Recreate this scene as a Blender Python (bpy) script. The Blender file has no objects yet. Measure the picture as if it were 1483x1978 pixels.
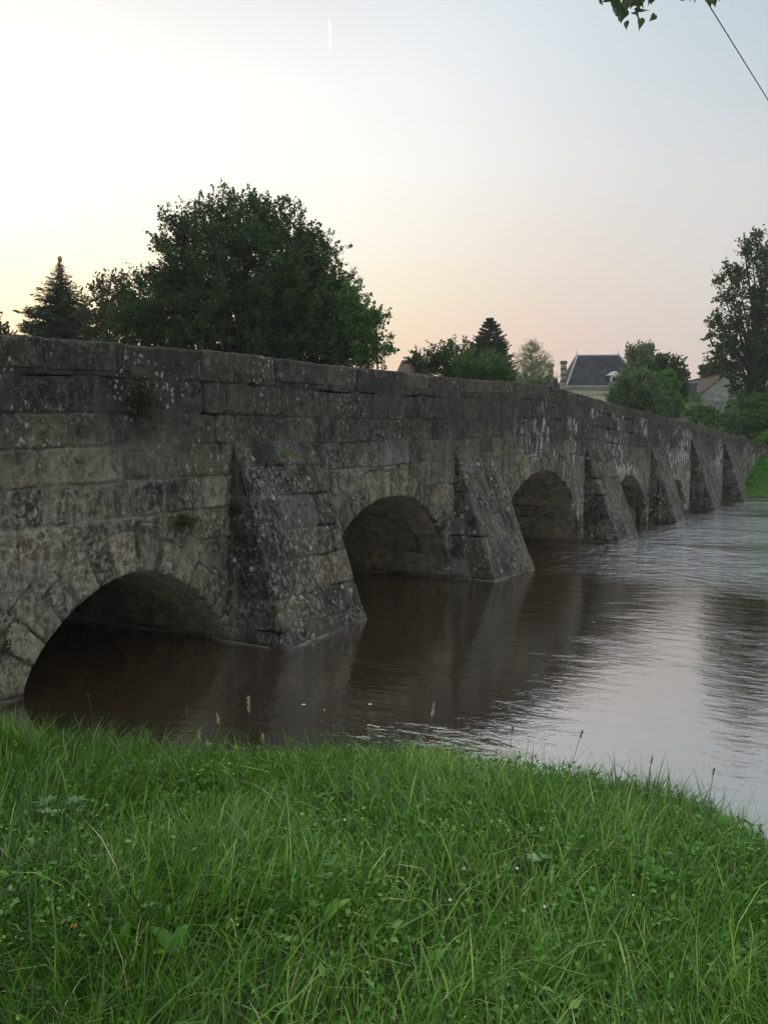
import bpy, math, random
import numpy as np
from mathutils import Vector

SC = bpy.context.scene
COL = SC.collection

# ------------------------------------------------------------------ camera
FPX, CX, CY = 1600.0, 741.5, 989.0
PITCH = math.atan(107 / 1600.0)
YAW = math.atan(958.5 / math.hypot(1600, 107))
CAM = np.array([6.3166, 0.0, 2.1])
cam_d = bpy.data.cameras.new("camera")
cam_d.sensor_fit = 'VERTICAL'
cam_d.sensor_height = 24.0
cam_d.lens = 1600.0 / 1978.0 * 24.0
cam_d.clip_start = 0.05
cam_d.clip_end = 60000
cam = bpy.data.objects.new("camera", cam_d)
COL.objects.link(cam)
cam.location = CAM
cam.rotation_euler = (math.pi / 2 - PITCH, 0, YAW)
SC.camera = cam

# ------------------------------------------------------------------ sky
SUN_AZ = math.radians(62)       # degrees to the left of +Y (towards -X)
SUN_EL = math.radians(13)
world = bpy.data.worlds.new("World")
SC.world = world
world.use_nodes = True
wt = world.node_tree
wt.nodes.clear()


class NB:
    """tiny node-graph builder"""
    def __init__(s, tree):
        s.t = tree

    def n(s, typ, **kw):
        nd = s.t.nodes.new(typ)
        for k, v in kw.items():
            setattr(nd, k, v)
        return nd

    def put(s, sock, v):
        if v is None:
            return
        if hasattr(v, 'is_output') or hasattr(v, 'links'):
            s.t.links.new(v, sock)
        elif isinstance(v, (tuple, list)):
            if len(sock.default_value) == 4 and len(v) == 3:
                v = (*v, 1.0)
            sock.default_value = v
        else:
            sock.default_value = v

    def math(s, op, a, b=None, c=None, clamp=False):
        nd = s.n('ShaderNodeMath', operation=op, use_clamp=clamp)
        s.put(nd.inputs[0], a); s.put(nd.inputs[1], b); s.put(nd.inputs[2], c)
        return nd.outputs[0]

    def mix(s, f, a, b, blend='MIX'):
        nd = s.n('ShaderNodeMix', data_type='RGBA', blend_type=blend)
        s.put(nd.inputs[0], f); s.put(nd.inputs[6], a); s.put(nd.inputs[7], b)
        return nd.outputs[2]

    def step(s, v, lo, hi, smooth=True, to0=0.0, to1=1.0):
        nd = s.n('ShaderNodeMapRange', interpolation_type='SMOOTHSTEP' if smooth else 'LINEAR')
        s.put(nd.inputs[0], v); s.put(nd.inputs[1], lo); s.put(nd.inputs[2], hi)
        s.put(nd.inputs[3], to0); s.put(nd.inputs[4], to1)
        return nd.outputs[0]

    def mapping(s, vec, scale=(1, 1, 1), rot=(0, 0, 0), loc=(0, 0, 0)):
        nd = s.n('ShaderNodeMapping')
        s.put(nd.inputs[0], vec); nd.inputs[1].default_value = loc
        nd.inputs[2].default_value = rot; nd.inputs[3].default_value = scale
        return nd.outputs[0]

    def noise(s, vec, scale, detail=4, rough=0.5, dist=0.0, out=0):
        nd = s.n('ShaderNodeTexNoise')
        s.put(nd.inputs['Vector'], vec); nd.inputs['Scale'].default_value = scale
        nd.inputs['Detail'].default_value = detail; nd.inputs['Roughness'].default_value = rough
        nd.inputs['Distortion'].default_value = dist
        return nd.outputs[out]

    def voro(s, vec, scale, out='Distance', feature='F1', rnd=1.0):
        nd = s.n('ShaderNodeTexVoronoi', feature=feature)
        s.put(nd.inputs['Vector'], vec); nd.inputs['Scale'].default_value = scale
        nd.inputs['Randomness'].default_value = rnd
        return nd.outputs[out]

    def ramp(s, f, stops):
        nd = s.n('ShaderNodeValToRGB')
        el = nd.color_ramp.elements
        while len(el) < len(stops):
            el.new(0.5)
        for e, (p, c) in zip(el, stops):
            e.position = p
            e.color = (*c, 1.0) if len(c) == 3 else c
        s.put(nd.inputs[0], f)
        return nd.outputs[0]

    def attr(s, name, out='Fac'):
        nd = s.n('ShaderNodeAttribute', attribute_name=name)
        return nd.outputs[out]


w = NB(wt)
out = w.n('ShaderNodeOutputWorld')
bg = w.n('ShaderNodeBackground')
sky = w.n('ShaderNodeTexSky')
sky.sky_type = 'NISHITA'
sky.sun_disc = False
sky.sun_elevation = SUN_EL
sky.sun_rotation = -SUN_AZ
sky.air_density = 1.6
sky.dust_density = 4.0
sky.ozone_density = 1.0
tc = w.n('ShaderNodeTexCoord')
vec = tc.outputs['Generated']
sep = w.n('ShaderNodeSeparateXYZ')
w.put(sep.inputs[0], vec)
el = w.math('MAXIMUM', w.math('DIVIDE', w.math('ARCSINE', sep.outputs[2]), math.pi / 2), 0.0)   # 0..1 horizon..zenith
hl = w.math('SQRT', w.math('ADD', w.math('MULTIPLY', sep.outputs[0], sep.outputs[0]),
                           w.math('MULTIPLY', sep.outputs[1], sep.outputs[1])))
cosaz = w.math('DIVIDE', w.math('ADD', w.math('MULTIPLY', sep.outputs[0], -math.sin(SUN_AZ)),
                                w.math('MULTIPLY', sep.outputs[1], math.cos(SUN_AZ))), w.math('MAXIMUM', hl, 0.001))
az = w.math('ARCCOSINE', w.math('MINIMUM', w.math('MAXIMUM', cosaz, -1.0), 1.0))      # 0 towards the sun
sunward = w.ramp(el, [(0.0, (0.92, 0.62, 0.48)), (0.07, (0.97, 0.74, 0.54)), (0.115, (1.0, 0.93, 0.70)), (0.155, (1.04, 1.02, 0.91)),
                      (0.20, (1.07, 1.07, 1.03)), (0.26, (1.03, 1.04, 1.04)), (0.32, (0.86, 0.89, 0.91)), (0.50, (1.35, 1.50, 1.60)), (1.0, (1.45, 1.60, 1.75))])
mid = w.ramp(el, [(0.0, (0.78, 0.53, 0.44)), (0.09, (0.90, 0.67, 0.56)), (0.15, (0.93, 0.81, 0.72)), (0.21, (0.95, 0.92, 0.90)),
                  (0.29, (0.84, 0.89, 0.94)), (0.36, (0.71, 0.81, 0.89)), (0.50, (1.35, 1.50, 1.60)), (1.0, (1.45, 1.60, 1.75))])
away = w.ramp(el, [(0.0, (0.66, 0.58, 0.57)), (0.08, (0.71, 0.66, 0.64)), (0.13, (0.74, 0.72, 0.71)), (0.19, (0.71, 0.73, 0.75)), (0.26, (0.59, 0.68, 0.74)),
                   (0.35, (0.47, 0.60, 0.69)), (0.50, (1.30, 1.45, 1.60)), (1.0, (1.45, 1.60, 1.75))])
rear_fill = w.ramp(el, [(0.0, (0.75, 0.74, 0.72)), (0.2, (1.15, 1.15, 1.12)), (0.5, (1.35, 1.45, 1.55)), (1.0, (1.45, 1.60, 1.75))])  # sky behind and overhead brightened out of view to light wall and grass
c = w.mix(w.step(az, 0.38, 0.84), sunward, mid)
c = w.mix(w.step(az, 0.56, 1.06), c, away)
c = w.mix(w.step(az, 1.35, 2.3), c, rear_fill)
nish = w.mix(1.0, sky.outputs[0], (0.10, 0.10, 0.10), 'MULTIPLY')
c = w.mix(0.12, c, nish)
w.put(bg.inputs[0], c)
bg.inputs[1].default_value = 1.0
w.t.links.new(bg.outputs[0], out.inputs[0])

sun_d = bpy.data.lights.new("sun", 'SUN')
sun_d.energy = 0.6
sun_d.angle = math.radians(10)
sun_d.color = (1.0, 0.84, 0.66)
sun = bpy.data.objects.new("sun", sun_d)
COL.objects.link(sun)
sdir = Vector((-math.sin(SUN_AZ) * math.cos(SUN_EL), math.cos(SUN_AZ) * math.cos(SUN_EL), math.sin(SUN_EL)))
sun.rotation_euler = sdir.to_track_quat('Z', 'Y').to_euler()

SC.view_settings.view_transform = 'Standard'
SC.view_settings.look = 'None'
SC.view_settings.gamma = 1.0
SC.view_settings.exposure = 0.0
SC.view_settings.use_curve_mapping = False
SC.render.engine = 'CYCLES'
SC.cycles.max_bounces = 6
SC.cycles.diffuse_bounces = 3
SC.cycles.glossy_bounces = 3
SC.cycles.transmission_bounces = 3
SC.cycles.volume_bounces = 0


# ------------------------------------------------------------------ pixel -> world helpers
def _basis():
    Fh = np.array([-math.sin(YAW), math.cos(YAW), 0]); R = np.array([math.cos(YAW), math.sin(YAW), 0])
    F = Fh * math.cos(PITCH) - np.array([0, 0, math.sin(PITCH)])
    return F, R, np.cross(R, F)
_F, _R, _U = _basis()


def ray(u, v):
    return _F * FPX + _R * (u - CX) + _U * (CY - v)


def at(u, v, r):
    """world point seen at photo pixel (u, v) at horizontal distance r metres"""
    d = ray(u, v)
    return CAM + d * r / math.hypot(d[0], d[1])


def at_x(u, v, x=0.0):
    d = ray(u, v)
    return CAM + d * (x - CAM[0]) / d[0]


# ------------------------------------------------------------------ noise (numpy)
def _h(ix, iy, iz, seed):
    n = (ix.astype(np.int64) * 374761393 + iy.astype(np.int64) * 668265263 + iz.astype(np.int64) * 1274126177 + seed * 974634777) & 0xffffffff
    n = ((n ^ (n >> 13)) * 1274126177) & 0xffffffff
    n = ((n ^ (n >> 16)) * 2246822519) & 0xffffffff
    return ((n ^ (n >> 15)) & 0xffffff) / float(0xffffff)


def hsh(a, b=0, seed=0):
    a = np.asarray(a); b = np.asarray(b) + np.zeros_like(a)
    return _h(a, b, np.zeros_like(a), seed)


def vnoise(x, y, z=0.0, seed=0):
    x = np.asarray(x, float); y = np.asarray(y, float) + 0 * x; z = np.asarray(z, float) + 0 * x
    xi, yi, zi = np.floor(x), np.floor(y), np.floor(z)
    fx, fy, fz = x - xi, y - yi, z - zi
    fx = fx * fx * (3 - 2 * fx); fy = fy * fy * (3 - 2 * fy); fz = fz * fz * (3 - 2 * fz)
    r = 0
    for dx in (0, 1):
        for dy in (0, 1):
            for dz in (0, 1):
                wgt = (fx if dx else 1 - fx) * (fy if dy else 1 - fy) * (fz if dz else 1 - fz)
                r = r + wgt * _h(xi + dx, yi + dy, zi + dz, seed)
    return r


def fbm(x, y, z=0.0, seed=0, octv=4, gain=0.5):
    a, s, f, t = 1.0, 0, 1.0, 0
    for k in range(octv):
        s = s + a * vnoise(np.asarray(x) * f, np.asarray(y) * f, np.asarray(z) * f, seed + k * 17)
        t += a; a *= gain; f *= 2.03
    return s / t * 2 - 1


def sstep(a, b, x):
    t = np.clip((x - a) / (b - a), 0, 1)
    return t * t * (3 - 2 * t)


# ------------------------------------------------------------------ mesh helpers
def mesh_obj(name, V, F, mat, parent=None, attrs=None, smooth=True, colors=None):
    """V (n,3), F (m,k) constant k, or list of such arrays"""
    Fs = F if isinstance(F, list) else [F]
    Fs = [np.asarray(f, np.int32) for f in Fs if len(f)]
    me = bpy.data.meshes.new(name)
    V = np.asarray(V, np.float32)
    me.vertices.add(len(V))
    me.vertices.foreach_set('co', V.ravel())
    idx = np.concatenate([f.ravel() for f in Fs])
    tot = np.concatenate([np.full(len(f), f.shape[1], np.int32) for f in Fs])
    me.loops.add(len(idx)); me.loops.foreach_set('vertex_index', idx)
    me.polygons.add(len(tot))
    start = np.concatenate([[0], np.cumsum(tot)[:-1]]).astype(np.int32)
    me.polygons.foreach_set('loop_start', start)
    try:
        me.polygons.foreach_set('loop_total', tot)
    except Exception:
        pass
    me.polygons.foreach_set('use_smooth', np.full(len(tot), bool(smooth)))
    for k, a in (attrs or {}).items():
        at_ = me.attributes.new(k, 'FLOAT', 'POINT')
        at_.data.foreach_set('value', np.asarray(a, np.float32).ravel())
    for k, a in (colors or {}).items():
        at_ = me.attributes.new(k, 'FLOAT_COLOR', 'POINT')
        at_.data.foreach_set('color', np.asarray(a, np.float32).ravel())
    me.update(calc_edges=True)
    me.validate()
    me.materials.append(mat)
    o = bpy.data.objects.new(name, me)
    COL.objects.link(o)
    if parent is not None:
        o.parent = parent
    return o


class MB:
    """collects simple solids into one mesh"""
    def __init__(s):
        s.V = []; s.F4 = []; s.F3 = []; s.n = 0

    def add(s, V, F4=None, F3=None):
        V = np.asarray(V, float)
        if F4 is not None and len(F4):
            s.F4.append(np.asarray(F4) + s.n)
        if F3 is not None and len(F3):
            s.F3.append(np.asarray(F3) + s.n)
        s.V.append(V); s.n += len(V)

    def box(s, c, size, rz=0.0, org=(0, 0, 0)):
        hx, hy, hz = [q / 2 for q in size]
        P = np.array([(a * hx, b * hy, d * hz) for a in (-1, 1) for b in (-1, 1) for d in (-1, 1)]) + np.array(c)
        s.add(P, [(0, 1, 3, 2), (4, 6, 7, 5), (0, 4, 5, 1), (2, 3, 7, 6), (0, 2, 6, 4), (1, 5, 7, 3)])

    def hexa(s, P):
        s.add(P, [(0, 3, 2, 1), (4, 5, 6, 7), (0, 1, 5, 4), (1, 2, 6, 5), (2, 3, 7, 6), (3, 0, 4, 7)])

    def tube(s, pts, rad, k=6):
        pts = np.asarray(pts, float); m = len(pts)
        rad = np.broadcast_to(np.asarray(rad, float), (m,))
        T = np.gradient(pts, axis=0)
        T /= np.linalg.norm(T, axis=1)[:, None] + 1e-9
        up = np.array([0.13, 0.21, 1.0]) if abs(T[0][2]) < 0.9 else np.array([1.0, 0.1, 0.0])
        A = np.cross(T, up); A /= np.linalg.norm(A, axis=1)[:, None] + 1e-9
        B = np.cross(T, A)
        a = np.arange(k) * 2 * math.pi / k
        V = pts[:, None, :] + rad[:, None, None] * (A[:, None, :] * np.cos(a)[None, :, None] + B[:, None, :] * np.sin(a)[None, :, None])
        i, j = np.meshgrid(np.arange(m - 1), np.arange(k), indexing='ij')
        j2 = (j + 1) % k
        F = np.stack([i * k + j, i * k + j2, (i + 1) * k + j2, (i + 1) * k + j], -1).reshape(-1, 4)
        s.add(V.reshape(-1, 3), F)

    def build(s, name, mat, parent=None, smooth=False, origin=None):
        V = np.concatenate(s.V)
        if origin is not None:
            V = V - np.array(origin)
        F = []
        if s.F4: F.append(np.concatenate(s.F4))
        if s.F3: F.append(np.concatenate(s.F3))
        o = mesh_obj(name, V, F, mat, parent, smooth=smooth)
        return o


def grid_faces(nu, nv, flip=False):
    i, j = np.meshgrid(np.arange(nu - 1), np.arange(nv - 1), indexing='ij')
    a = i * nv + j; b = a + 1; c_ = (i + 1) * nv + j + 1; d = (i + 1) * nv + j
    F = np.stack([a, d, c_, b], -1).reshape(-1, 4)
    return F[:, ::-1] if flip else F


def tag(o, label=None, cat=None, group=None, kind=None):
    if label: o['label'] = label
    if cat: o['category'] = cat
    if group: o['group'] = group
    if kind: o['kind'] = kind
    return o


def empty(name, loc=(0, 0, 0), rz=0.0):
    o = bpy.data.objects.new(name, None)
    o.empty_display_size = 0.2
    COL.objects.link(o)
    o.location = tuple(float(q) for q in loc)
    o.rotation_euler = (0, 0, rz)
    return o


def mat_new(name):
    m = bpy.data.materials.new(name)
    m.use_nodes = True
    m.node_tree.nodes.clear()
    b = NB(m.node_tree)
    o = b.n('ShaderNodeOutputMaterial')
    p = b.n('ShaderNodeBsdfPrincipled')
    b.t.links.new(p.outputs[0], o.inputs[0])
    return m, b, p, o


# ------------------------------------------------------------------ materials
def stone_material(name, dark=(0.021, 0.020, 0.0165), light=(0.25, 0.238, 0.198), lichen=0.9, spots=0.0, wash=0.0, streaks=1.0, topdark=1.0,
                   mortar=(0.150, 0.142, 0.118)):
    m, b, p, o = mat_new(name)
    geo = b.n('ShaderNodeNewGeometry')
    P = geo.outputs['Position']
    sp = b.n('ShaderNodeSeparateXYZ'); b.put(sp.inputs[0], P)
    X, Y, Z = sp.outputs
    rnd = b.attr('rnd'); rnd2 = b.attr('rnd2'); mort = b.attr('mortar'); crk = b.attr('crack')
    n1 = b.noise(P, 1.1, 5, 0.6)
    n2 = b.noise(P, 7.0, 8, 0.68)
    n3 = b.noise(P, 38.0, 6, 0.7)
    n4 = b.noise(b.mapping(P, loc=(3, 7, 1)), 2.6, 6, 0.62, 0.6)
    n5 = b.noise(b.mapping(P, scale=(1, 1, 0.8), loc=(5, 1, 8)), 17.0, 10, 0.76, 0.3)
    n6 = b.noise(b.mapping(P, loc=(15, 4, 2)), 11.0, 9, 0.74)
    tone = b.math('ADD', b.math('MULTIPLY', rnd, 0.72), b.math('MULTIPLY', b.step(n2, 0.38, 0.62), 0.36))
    tone = b.math('ADD', tone, b.math('MULTIPLY', b.step(n1, 0.38, 0.62), 0.32))
    tone = b.math('SUBTRACT', tone, 0.36, clamp=True)
    mid1 = tuple(q * 0.72 + r * 0.28 for q, r in zip(dark, (light[0], light[1] * 0.96, light[2] * 0.80)))
    mid2 = tuple(q * 0.35 + r * 0.65 for q, r in zip(dark, (light[0], light[1] * 0.95, light[2] * 0.76)))
    col = b.ramp(tone, [(0.0, dark), (0.35, mid1), (0.72, mid2), (1.0, light)])
    stone_only = b.math('SUBTRACT', 1.0, b.math('MULTIPLY', mort, 0.75))
    gmask = b.math('MULTIPLY', b.step(b.math('ADD', b.math('MULTIPLY', rnd2, 0.35), b.noise(b.mapping(P, loc=(2, 9, 3)), 1.9, 4, 0.6)), 0.46, 0.78), stone_only)
    calm = b.step(b.math('ADD', Z, b.math('MULTIPLY', b.math('SUBTRACT', n1, 0.5), 2.2)), 1.7, 2.6, to0=1.0, to1=0.30)
    gr_l = b.math('MULTIPLY', b.math('MULTIPLY', b.step(n5, 0.50, 0.585), gmask), calm)
    gr_d = b.math('MULTIPLY', b.step(n6, 0.48, 0.40), stone_only)
    # ochre or blue-grey per stone
    col = b.mix(b.math('MULTIPLY', b.step(rnd2, 0.80, 0.88), 0.42), col, (0.112, 0.088, 0.050))
    col = b.mix(b.math('MULTIPLY', b.step(rnd2, 0.12, 0.05), 0.50), col, (0.135, 0.150, 0.148))
    col = b.mix(b.math('MULTIPLY', gr_d, 0.62), col, tuple(q * 0.45 for q in dark))
    # green algae
    col = b.mix(b.math('MULTIPLY', b.step(n4, 0.56, 0.72), 0.50), col, (0.052, 0.058, 0.026))
    # mortar
    mo = b.mix(b.step(n2, 0.35, 0.65), tuple(q * 0.55 for q in mortar), mortar)
    col = b.mix(b.math('MULTIPLY', mort, 0.85), col, mo)
    # dark crust in the upper courses, washed paler under it
    if topdark:
        td = b.step(b.math('ADD', Z, b.math('MULTIPLY', b.math('SUBTRACT', n1, 0.5), 2.6)), 1.6, 2.75)
        col = b.mix(b.math('MULTIPLY', td, 0.84 * topdark), col, b.mix(b.step(n2, 0.4, 0.66), (0.013, 0.0125, 0.0105), (0.036, 0.034, 0.027)))
    # rain streaks
    if streaks:
        st = b.noise(b.mapping(P, scale=(5.0, 5.0, 0.55)), 1.3, 6, 0.62)
        sm = b.math('MULTIPLY', b.step(st, 0.50, 0.66), b.step(Z, 2.6, 1.9))
        col = b.mix(b.math('MULTIPLY', sm, 0.42 * streaks), col, (0.185, 0.178, 0.152))
        st2 = b.noise(b.mapping(P, scale=(6.0, 6.0, 0.5), loc=(9, 4, 2)), 1.1, 5, 0.6)
        col = b.mix(b.math('MULTIPLY', b.step(st2, 0.54, 0.68), 0.62 * streaks), col, (0.030, 0.029, 0.025))
    col = b.mix(b.math('MULTIPLY', gr_l, 0.60 * (0.35 + 0.65 * lichen)), col, (0.27, 0.262, 0.232))
    # pits
    pv = b.voro(P, 55.0)
    pits = b.math('MULTIPLY', b.step(pv, 0.34, 0.12), b.step(n2, 0.44, 0.60))
    col = b.mix(b.math('MULTIPLY', pits, 0.65), col, (0.014, 0.013, 0.011))
    # scoured, paler stone round the foot of the first arch
    pw = b.math('ADD', b.math('POWER', b.math('MULTIPLY', b.math('SUBTRACT', Y, 4.4), 0.55), 2.0), b.math('POWER', b.math('MULTIPLY', b.math('SUBTRACT', Z, 0.9), 0.95), 2.0))
    pm = b.step(b.math('ADD', pw, b.math('MULTIPLY', b.math('SUBTRACT', n4, 0.5), 1.6)), 1.5, 0.2)
    col = b.mix(b.math('MULTIPLY', b.math('MULTIPLY', pm, b.step(n5, 0.44, 0.58)), 0.42), col, (0.30, 0.285, 0.235))
    # remains of lime wash further along
    lw = b.noise(b.mapping(P, scale=(1, 0.55, 0.9), loc=(4, 2, 6)), 0.9, 3, 0.6)
    lwm = b.math('MULTIPLY', b.step(lw, 0.47, 0.60), b.step(Y, 14.0, 19.0))
    lwn = b.noise(b.mapping(P, scale=(3, 3, 1.0)), 2.6, 7, 0.72)
    col = b.mix(b.math('MULTIPLY', b.math('MULTIPLY', lwm, b.step(lwn, 0.52, 0.57)), 0.72 * wash), col, (0.50, 0.51, 0.50))
    # pale lichen flecks
    if lichen:
        wv = b.mapping(P, scale=(1, 1, 0.72))
        d1 = b.voro(wv, 26.0); c1 = b.voro(wv, 26.0, 'Color')
        s1 = b.n('ShaderNodeSeparateColor'); b.put(s1.inputs[0], c1)
        msk = b.step(b.noise(b.mapping(P, loc=(11, 3, 5)), 1.7, 4, 0.6), 0.46, 0.62)
        thr = b.math('MULTIPLY', b.step(s1.outputs[0], 0.68, 1.0), 0.44)
        f1 = b.math('MULTIPLY', b.math('GREATER_THAN', b.math('ADD', thr, b.math('MULTIPLY', b.math('SUBTRACT', n3, 0.5), 1.1)), d1), msk)
        col = b.mix(b.math('MULTIPLY', f1, 0.62 * lichen), col, (0.36, 0.355, 0.32))
        d2 = b.voro(P, 85.0)
        f2 = b.math('MULTIPLY', b.math('LESS_THAN', d2, b.math('MULTIPLY', b.step(n2, 0.42, 0.64), 0.30)), b.step(n4, 0.60, 0.40))
        col = b.mix(b.math('MULTIPLY', f2, 0.55 * lichen), col, (0.22, 0.21, 0.18))
        # crusty light patches
        f3 = b.math('MULTIPLY', b.step(n3, 0.53, 0.60), b.step(b.noise(b.mapping(P, loc=(1, 13, 5)), 3.4, 5, 0.65), 0.52, 0.62))
        col = b.mix(b.math('MULTIPLY', b.math('MULTIPLY', f3, calm), 0.40 * lichen), col, (0.20, 0.20, 0.175))
    if spots:
        wp = b.mix(0.035, P, b.noise(P, 9.0, 3, 0.6, out=1))
        d3 = b.voro(wp, 6.5); c3 = b.voro(wp, 6.5, 'Color')
        s3 = b.n('ShaderNodeSeparateColor'); b.put(s3.inputs[0], c3)
        thr = b.math('MULTIPLY', b.step(s3.outputs[1], 0.50, 1.0), 0.25)
        f4 = b.math('GREATER_THAN', b.math('ADD', thr, b.math('MULTIPLY', b.math('SUBTRACT', n2, 0.5), 0.16)), d3)
        col = b.mix(b.math('MULTIPLY', f4, spots), col, b.mix(b.step(n3, 0.42, 0.6), (0.13, 0.135, 0.12), (0.33, 0.34, 0.31)))
    # tide line
    wet = b.step(b.math('ADD', Z, b.math('MULTIPLY', b.math('SUBTRACT', n2, 0.5), 0.12)), 0.10, 0.015)
    col = b.mix(b.math('MULTIPLY', wet, 0.72), col, (0.018, 0.016, 0.012))
    scum = b.math('MULTIPLY', b.step(b.math('ABSOLUTE', b.math('SUBTRACT', Z, b.math('ADD', 0.012, b.math('MULTIPLY', b.math('SUBTRACT', n2, 0.5), 0.03)))), 0.011, 0.004), b.step(n1, 0.42, 0.55))
    col = b.mix(b.math('MULTIPLY', scum, 0.6), col, (0.26, 0.24, 0.20))
    col = b.mix(b.math('MULTIPLY', crk, 0.92), col, (0.006, 0.006, 0.005))
    b.put(p.inputs['Base Color'], col)
    b.put(p.inputs['Roughness'], b.step(wet, 0.0, 1.0, to0=0.92, to1=0.35))
    p.inputs['Specular IOR Level'].default_value = 0.22
    bm = b.n('ShaderNodeBump'); bm.inputs['Strength'].default_value = 0.9; bm.inputs['Distance'].default_value = 0.016
    hgt = b.math('ADD', b.math('MULTIPLY', n3, 0.45), b.math('MULTIPLY', n2, 0.8))
    hgt = b.math('SUBTRACT', hgt, b.math('MULTIPLY', pits, 0.5))
    b.put(bm.inputs['Height'], hgt)
    b.put(p.inputs['Normal'], bm.outputs[0])
    return m


def simple_material(name, c1, c2, scale=4.0, rough=0.85, spec=0.2, bump=0.0, stretch=(1, 1, 1), lo=0.35, hi=0.65, coord='Position'):
    m, b, p, o = mat_new(name)
    if coord == 'Position':
        P = b.n('ShaderNodeNewGeometry').outputs['Position']
    else:
        P = b.n('ShaderNodeTexCoord').outputs['Object']
    n = b.noise(b.mapping(P, scale=stretch), scale, 6, 0.62)
    b.put(p.inputs['Base Color'], b.mix(b.step(n, lo, hi), c1, c2))
    p.inputs['Roughness'].default_value = rough
    p.inputs['Specular IOR Level'].default_value = spec
    if bump:
        bm = b.n('ShaderNodeBump'); bm.inputs['Distance'].default_value = bump
        b.put(bm.inputs['Height'], n); b.put(p.inputs['Normal'], bm.outputs[0])
    return m


def leaf_material(name, c1, c2, c3=None, trans=0.30, rough=0.55, spec=0.25, trans_col=None):
    """colour between c1 and c2 by a per-leaf random value"""
    m, b, p, o = mat_new(name)
    r = b.attr('rnd')
    st = [(0.0, c1), (0.7, c2), (1.0, c3 or c2)]
    col = b.ramp(r, st)
    b.put(p.inputs['Base Color'], col)
    p.inputs['Roughness'].default_value = rough
    p.inputs['Specular IOR Level'].default_value = spec
    tr = b.n('ShaderNodeBsdfTranslucent')
    b.put(tr.inputs[0], b.mix(1.0, col, trans_col or (1.0, 1.15, 0.55), 'MULTIPLY'))
    mx = b.n('ShaderNodeMixShader'); mx.inputs[0].default_value = trans
    b.t.links.new(p.outputs[0], mx.inputs[1]); b.t.links.new(tr.outputs[0], mx.inputs[2])
    b.t.links.new(mx.outputs[0], o.inputs[0])
    return m


M_WALL = stone_material("wall_stone", streaks=1.0, wash=1.0)
M_BUTT = stone_material("buttress_stone", dark=(0.012, 0.012, 0.010), light=(0.075, 0.071, 0.056), spots=0.9, mortar=(0.075, 0.071, 0.058), streaks=0.7, topdark=0.5)
M_COPE = stone_material("coping_stone", dark=(0.025, 0.023, 0.020), light=(0.115, 0.104, 0.082), streaks=0.5, topdark=0.45, spots=0.3)
M_VAULT = stone_material("vault_stone", dark=(0.075, 0.066, 0.053), light=(0.31, 0.275, 0.22), lichen=0.15, streaks=0.3, topdark=0.0)  # lighter stone colour stands in for light reaching under the arches
M_BARK = simple_material("bark", (0.028, 0.023, 0.018), (0.075, 0.062, 0.048), 9.0, bump=0.02, stretch=(1, 1, 0.25))
M_ROAD = simple_material("asphalt", (0.040, 0.040, 0.040), (0.065, 0.063, 0.060), 14.0)

# ------------------------------------------------------------------ terrain profile
NEAR_X = np.array([-60, -14, -5, 0.0, 0.34, 1.35, 2.25, 3.34, 4.22, 4.93, 5.59, 5.95, 6.6, 8.0, 11, 20, 60, 300])
NEAR_Y = np.array([-2, 2, 3.6, 3.70, 3.70, 3.66, 3.72, 4.28, 4.76, 4.98, 4.92, 4.68, 4.0, 3.1, 2.2, 1.0, -6, -60])


def near_shore(x):
    x = np.asarray(x, float)
    return np.interp(x, NEAR_X, NEAR_Y) + 0.05 * (vnoise(x * 1.7, 0 * x, seed=5) - 0.5) * 2


def ground(x, y):
    x = np.asarray(x, float); y = np.asarray(y, float)
    dn = near_shore(x) - y
    zn = np.interp(dn, [-3, -0.8, 0.0, 0.35, 1.0, 2.4, 6, 14, 60], [-1.2, -0.5, -0.02, 0.20, 0.32, 0.48, 0.62, 1.3, 1.6])
    yf = 46.3 + 0.25 * x - 0.004 * x * np.abs(x)
    yf = np.clip(yf, 30, 60) + 0.5 * (vnoise(x * 0.5, 0 * x, seed=9) - 0.5)
    zf = np.interp(y - yf, [-6, -1.0, 0, 2.5, 8, 12, 40, 200], [-1.2, -0.3, 0.0, 0.75, 2.05, 2.35, 2.6, 3.5])
    dl = -13 - x + 1.5 * vnoise(y * 0.2, 0 * y, seed=3)
    zl = np.interp(dl, [-3, 0, 3, 30, 200], [-1.2, 0, 0.9, 1.5, 3.0])
    z = np.maximum(np.maximum(zn, zf), zl)
    z = z + 0.05 * fbm(x * 0.9, y * 0.9, seed=2, octv=3) * (z > -0.3)
    return z


def on_ground(u, v):
    """point of the near bank seen at photo pixel"""
    z = 0.4
    for _ in range(12):
        d = ray(u, v); t = (z - CAM[2]) / d[2]; P = CAM + d * t
        z = 0.5 * z + 0.5 * float(ground(P[0], P[1]))
    return np.array([P[0], P[1], float(ground(P[0], P[1]))])


def spaced(lo, hi, fine_lo, fine_hi, d, g=1.12, dmax=60):
    mid_ = list(np.arange(fine_lo, fine_hi, d))
    a, s = [], d
    x = mid_[0]
    while x > lo:
        s = min(s * g, dmax); x -= s; a.append(x)
    b_, s, x = [], d, mid_[-1]
    while x < hi:
        s = min(s * g, dmax); x += s; b_.append(x)
    return np.array(a[::-1] + mid_ + b_)


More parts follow.
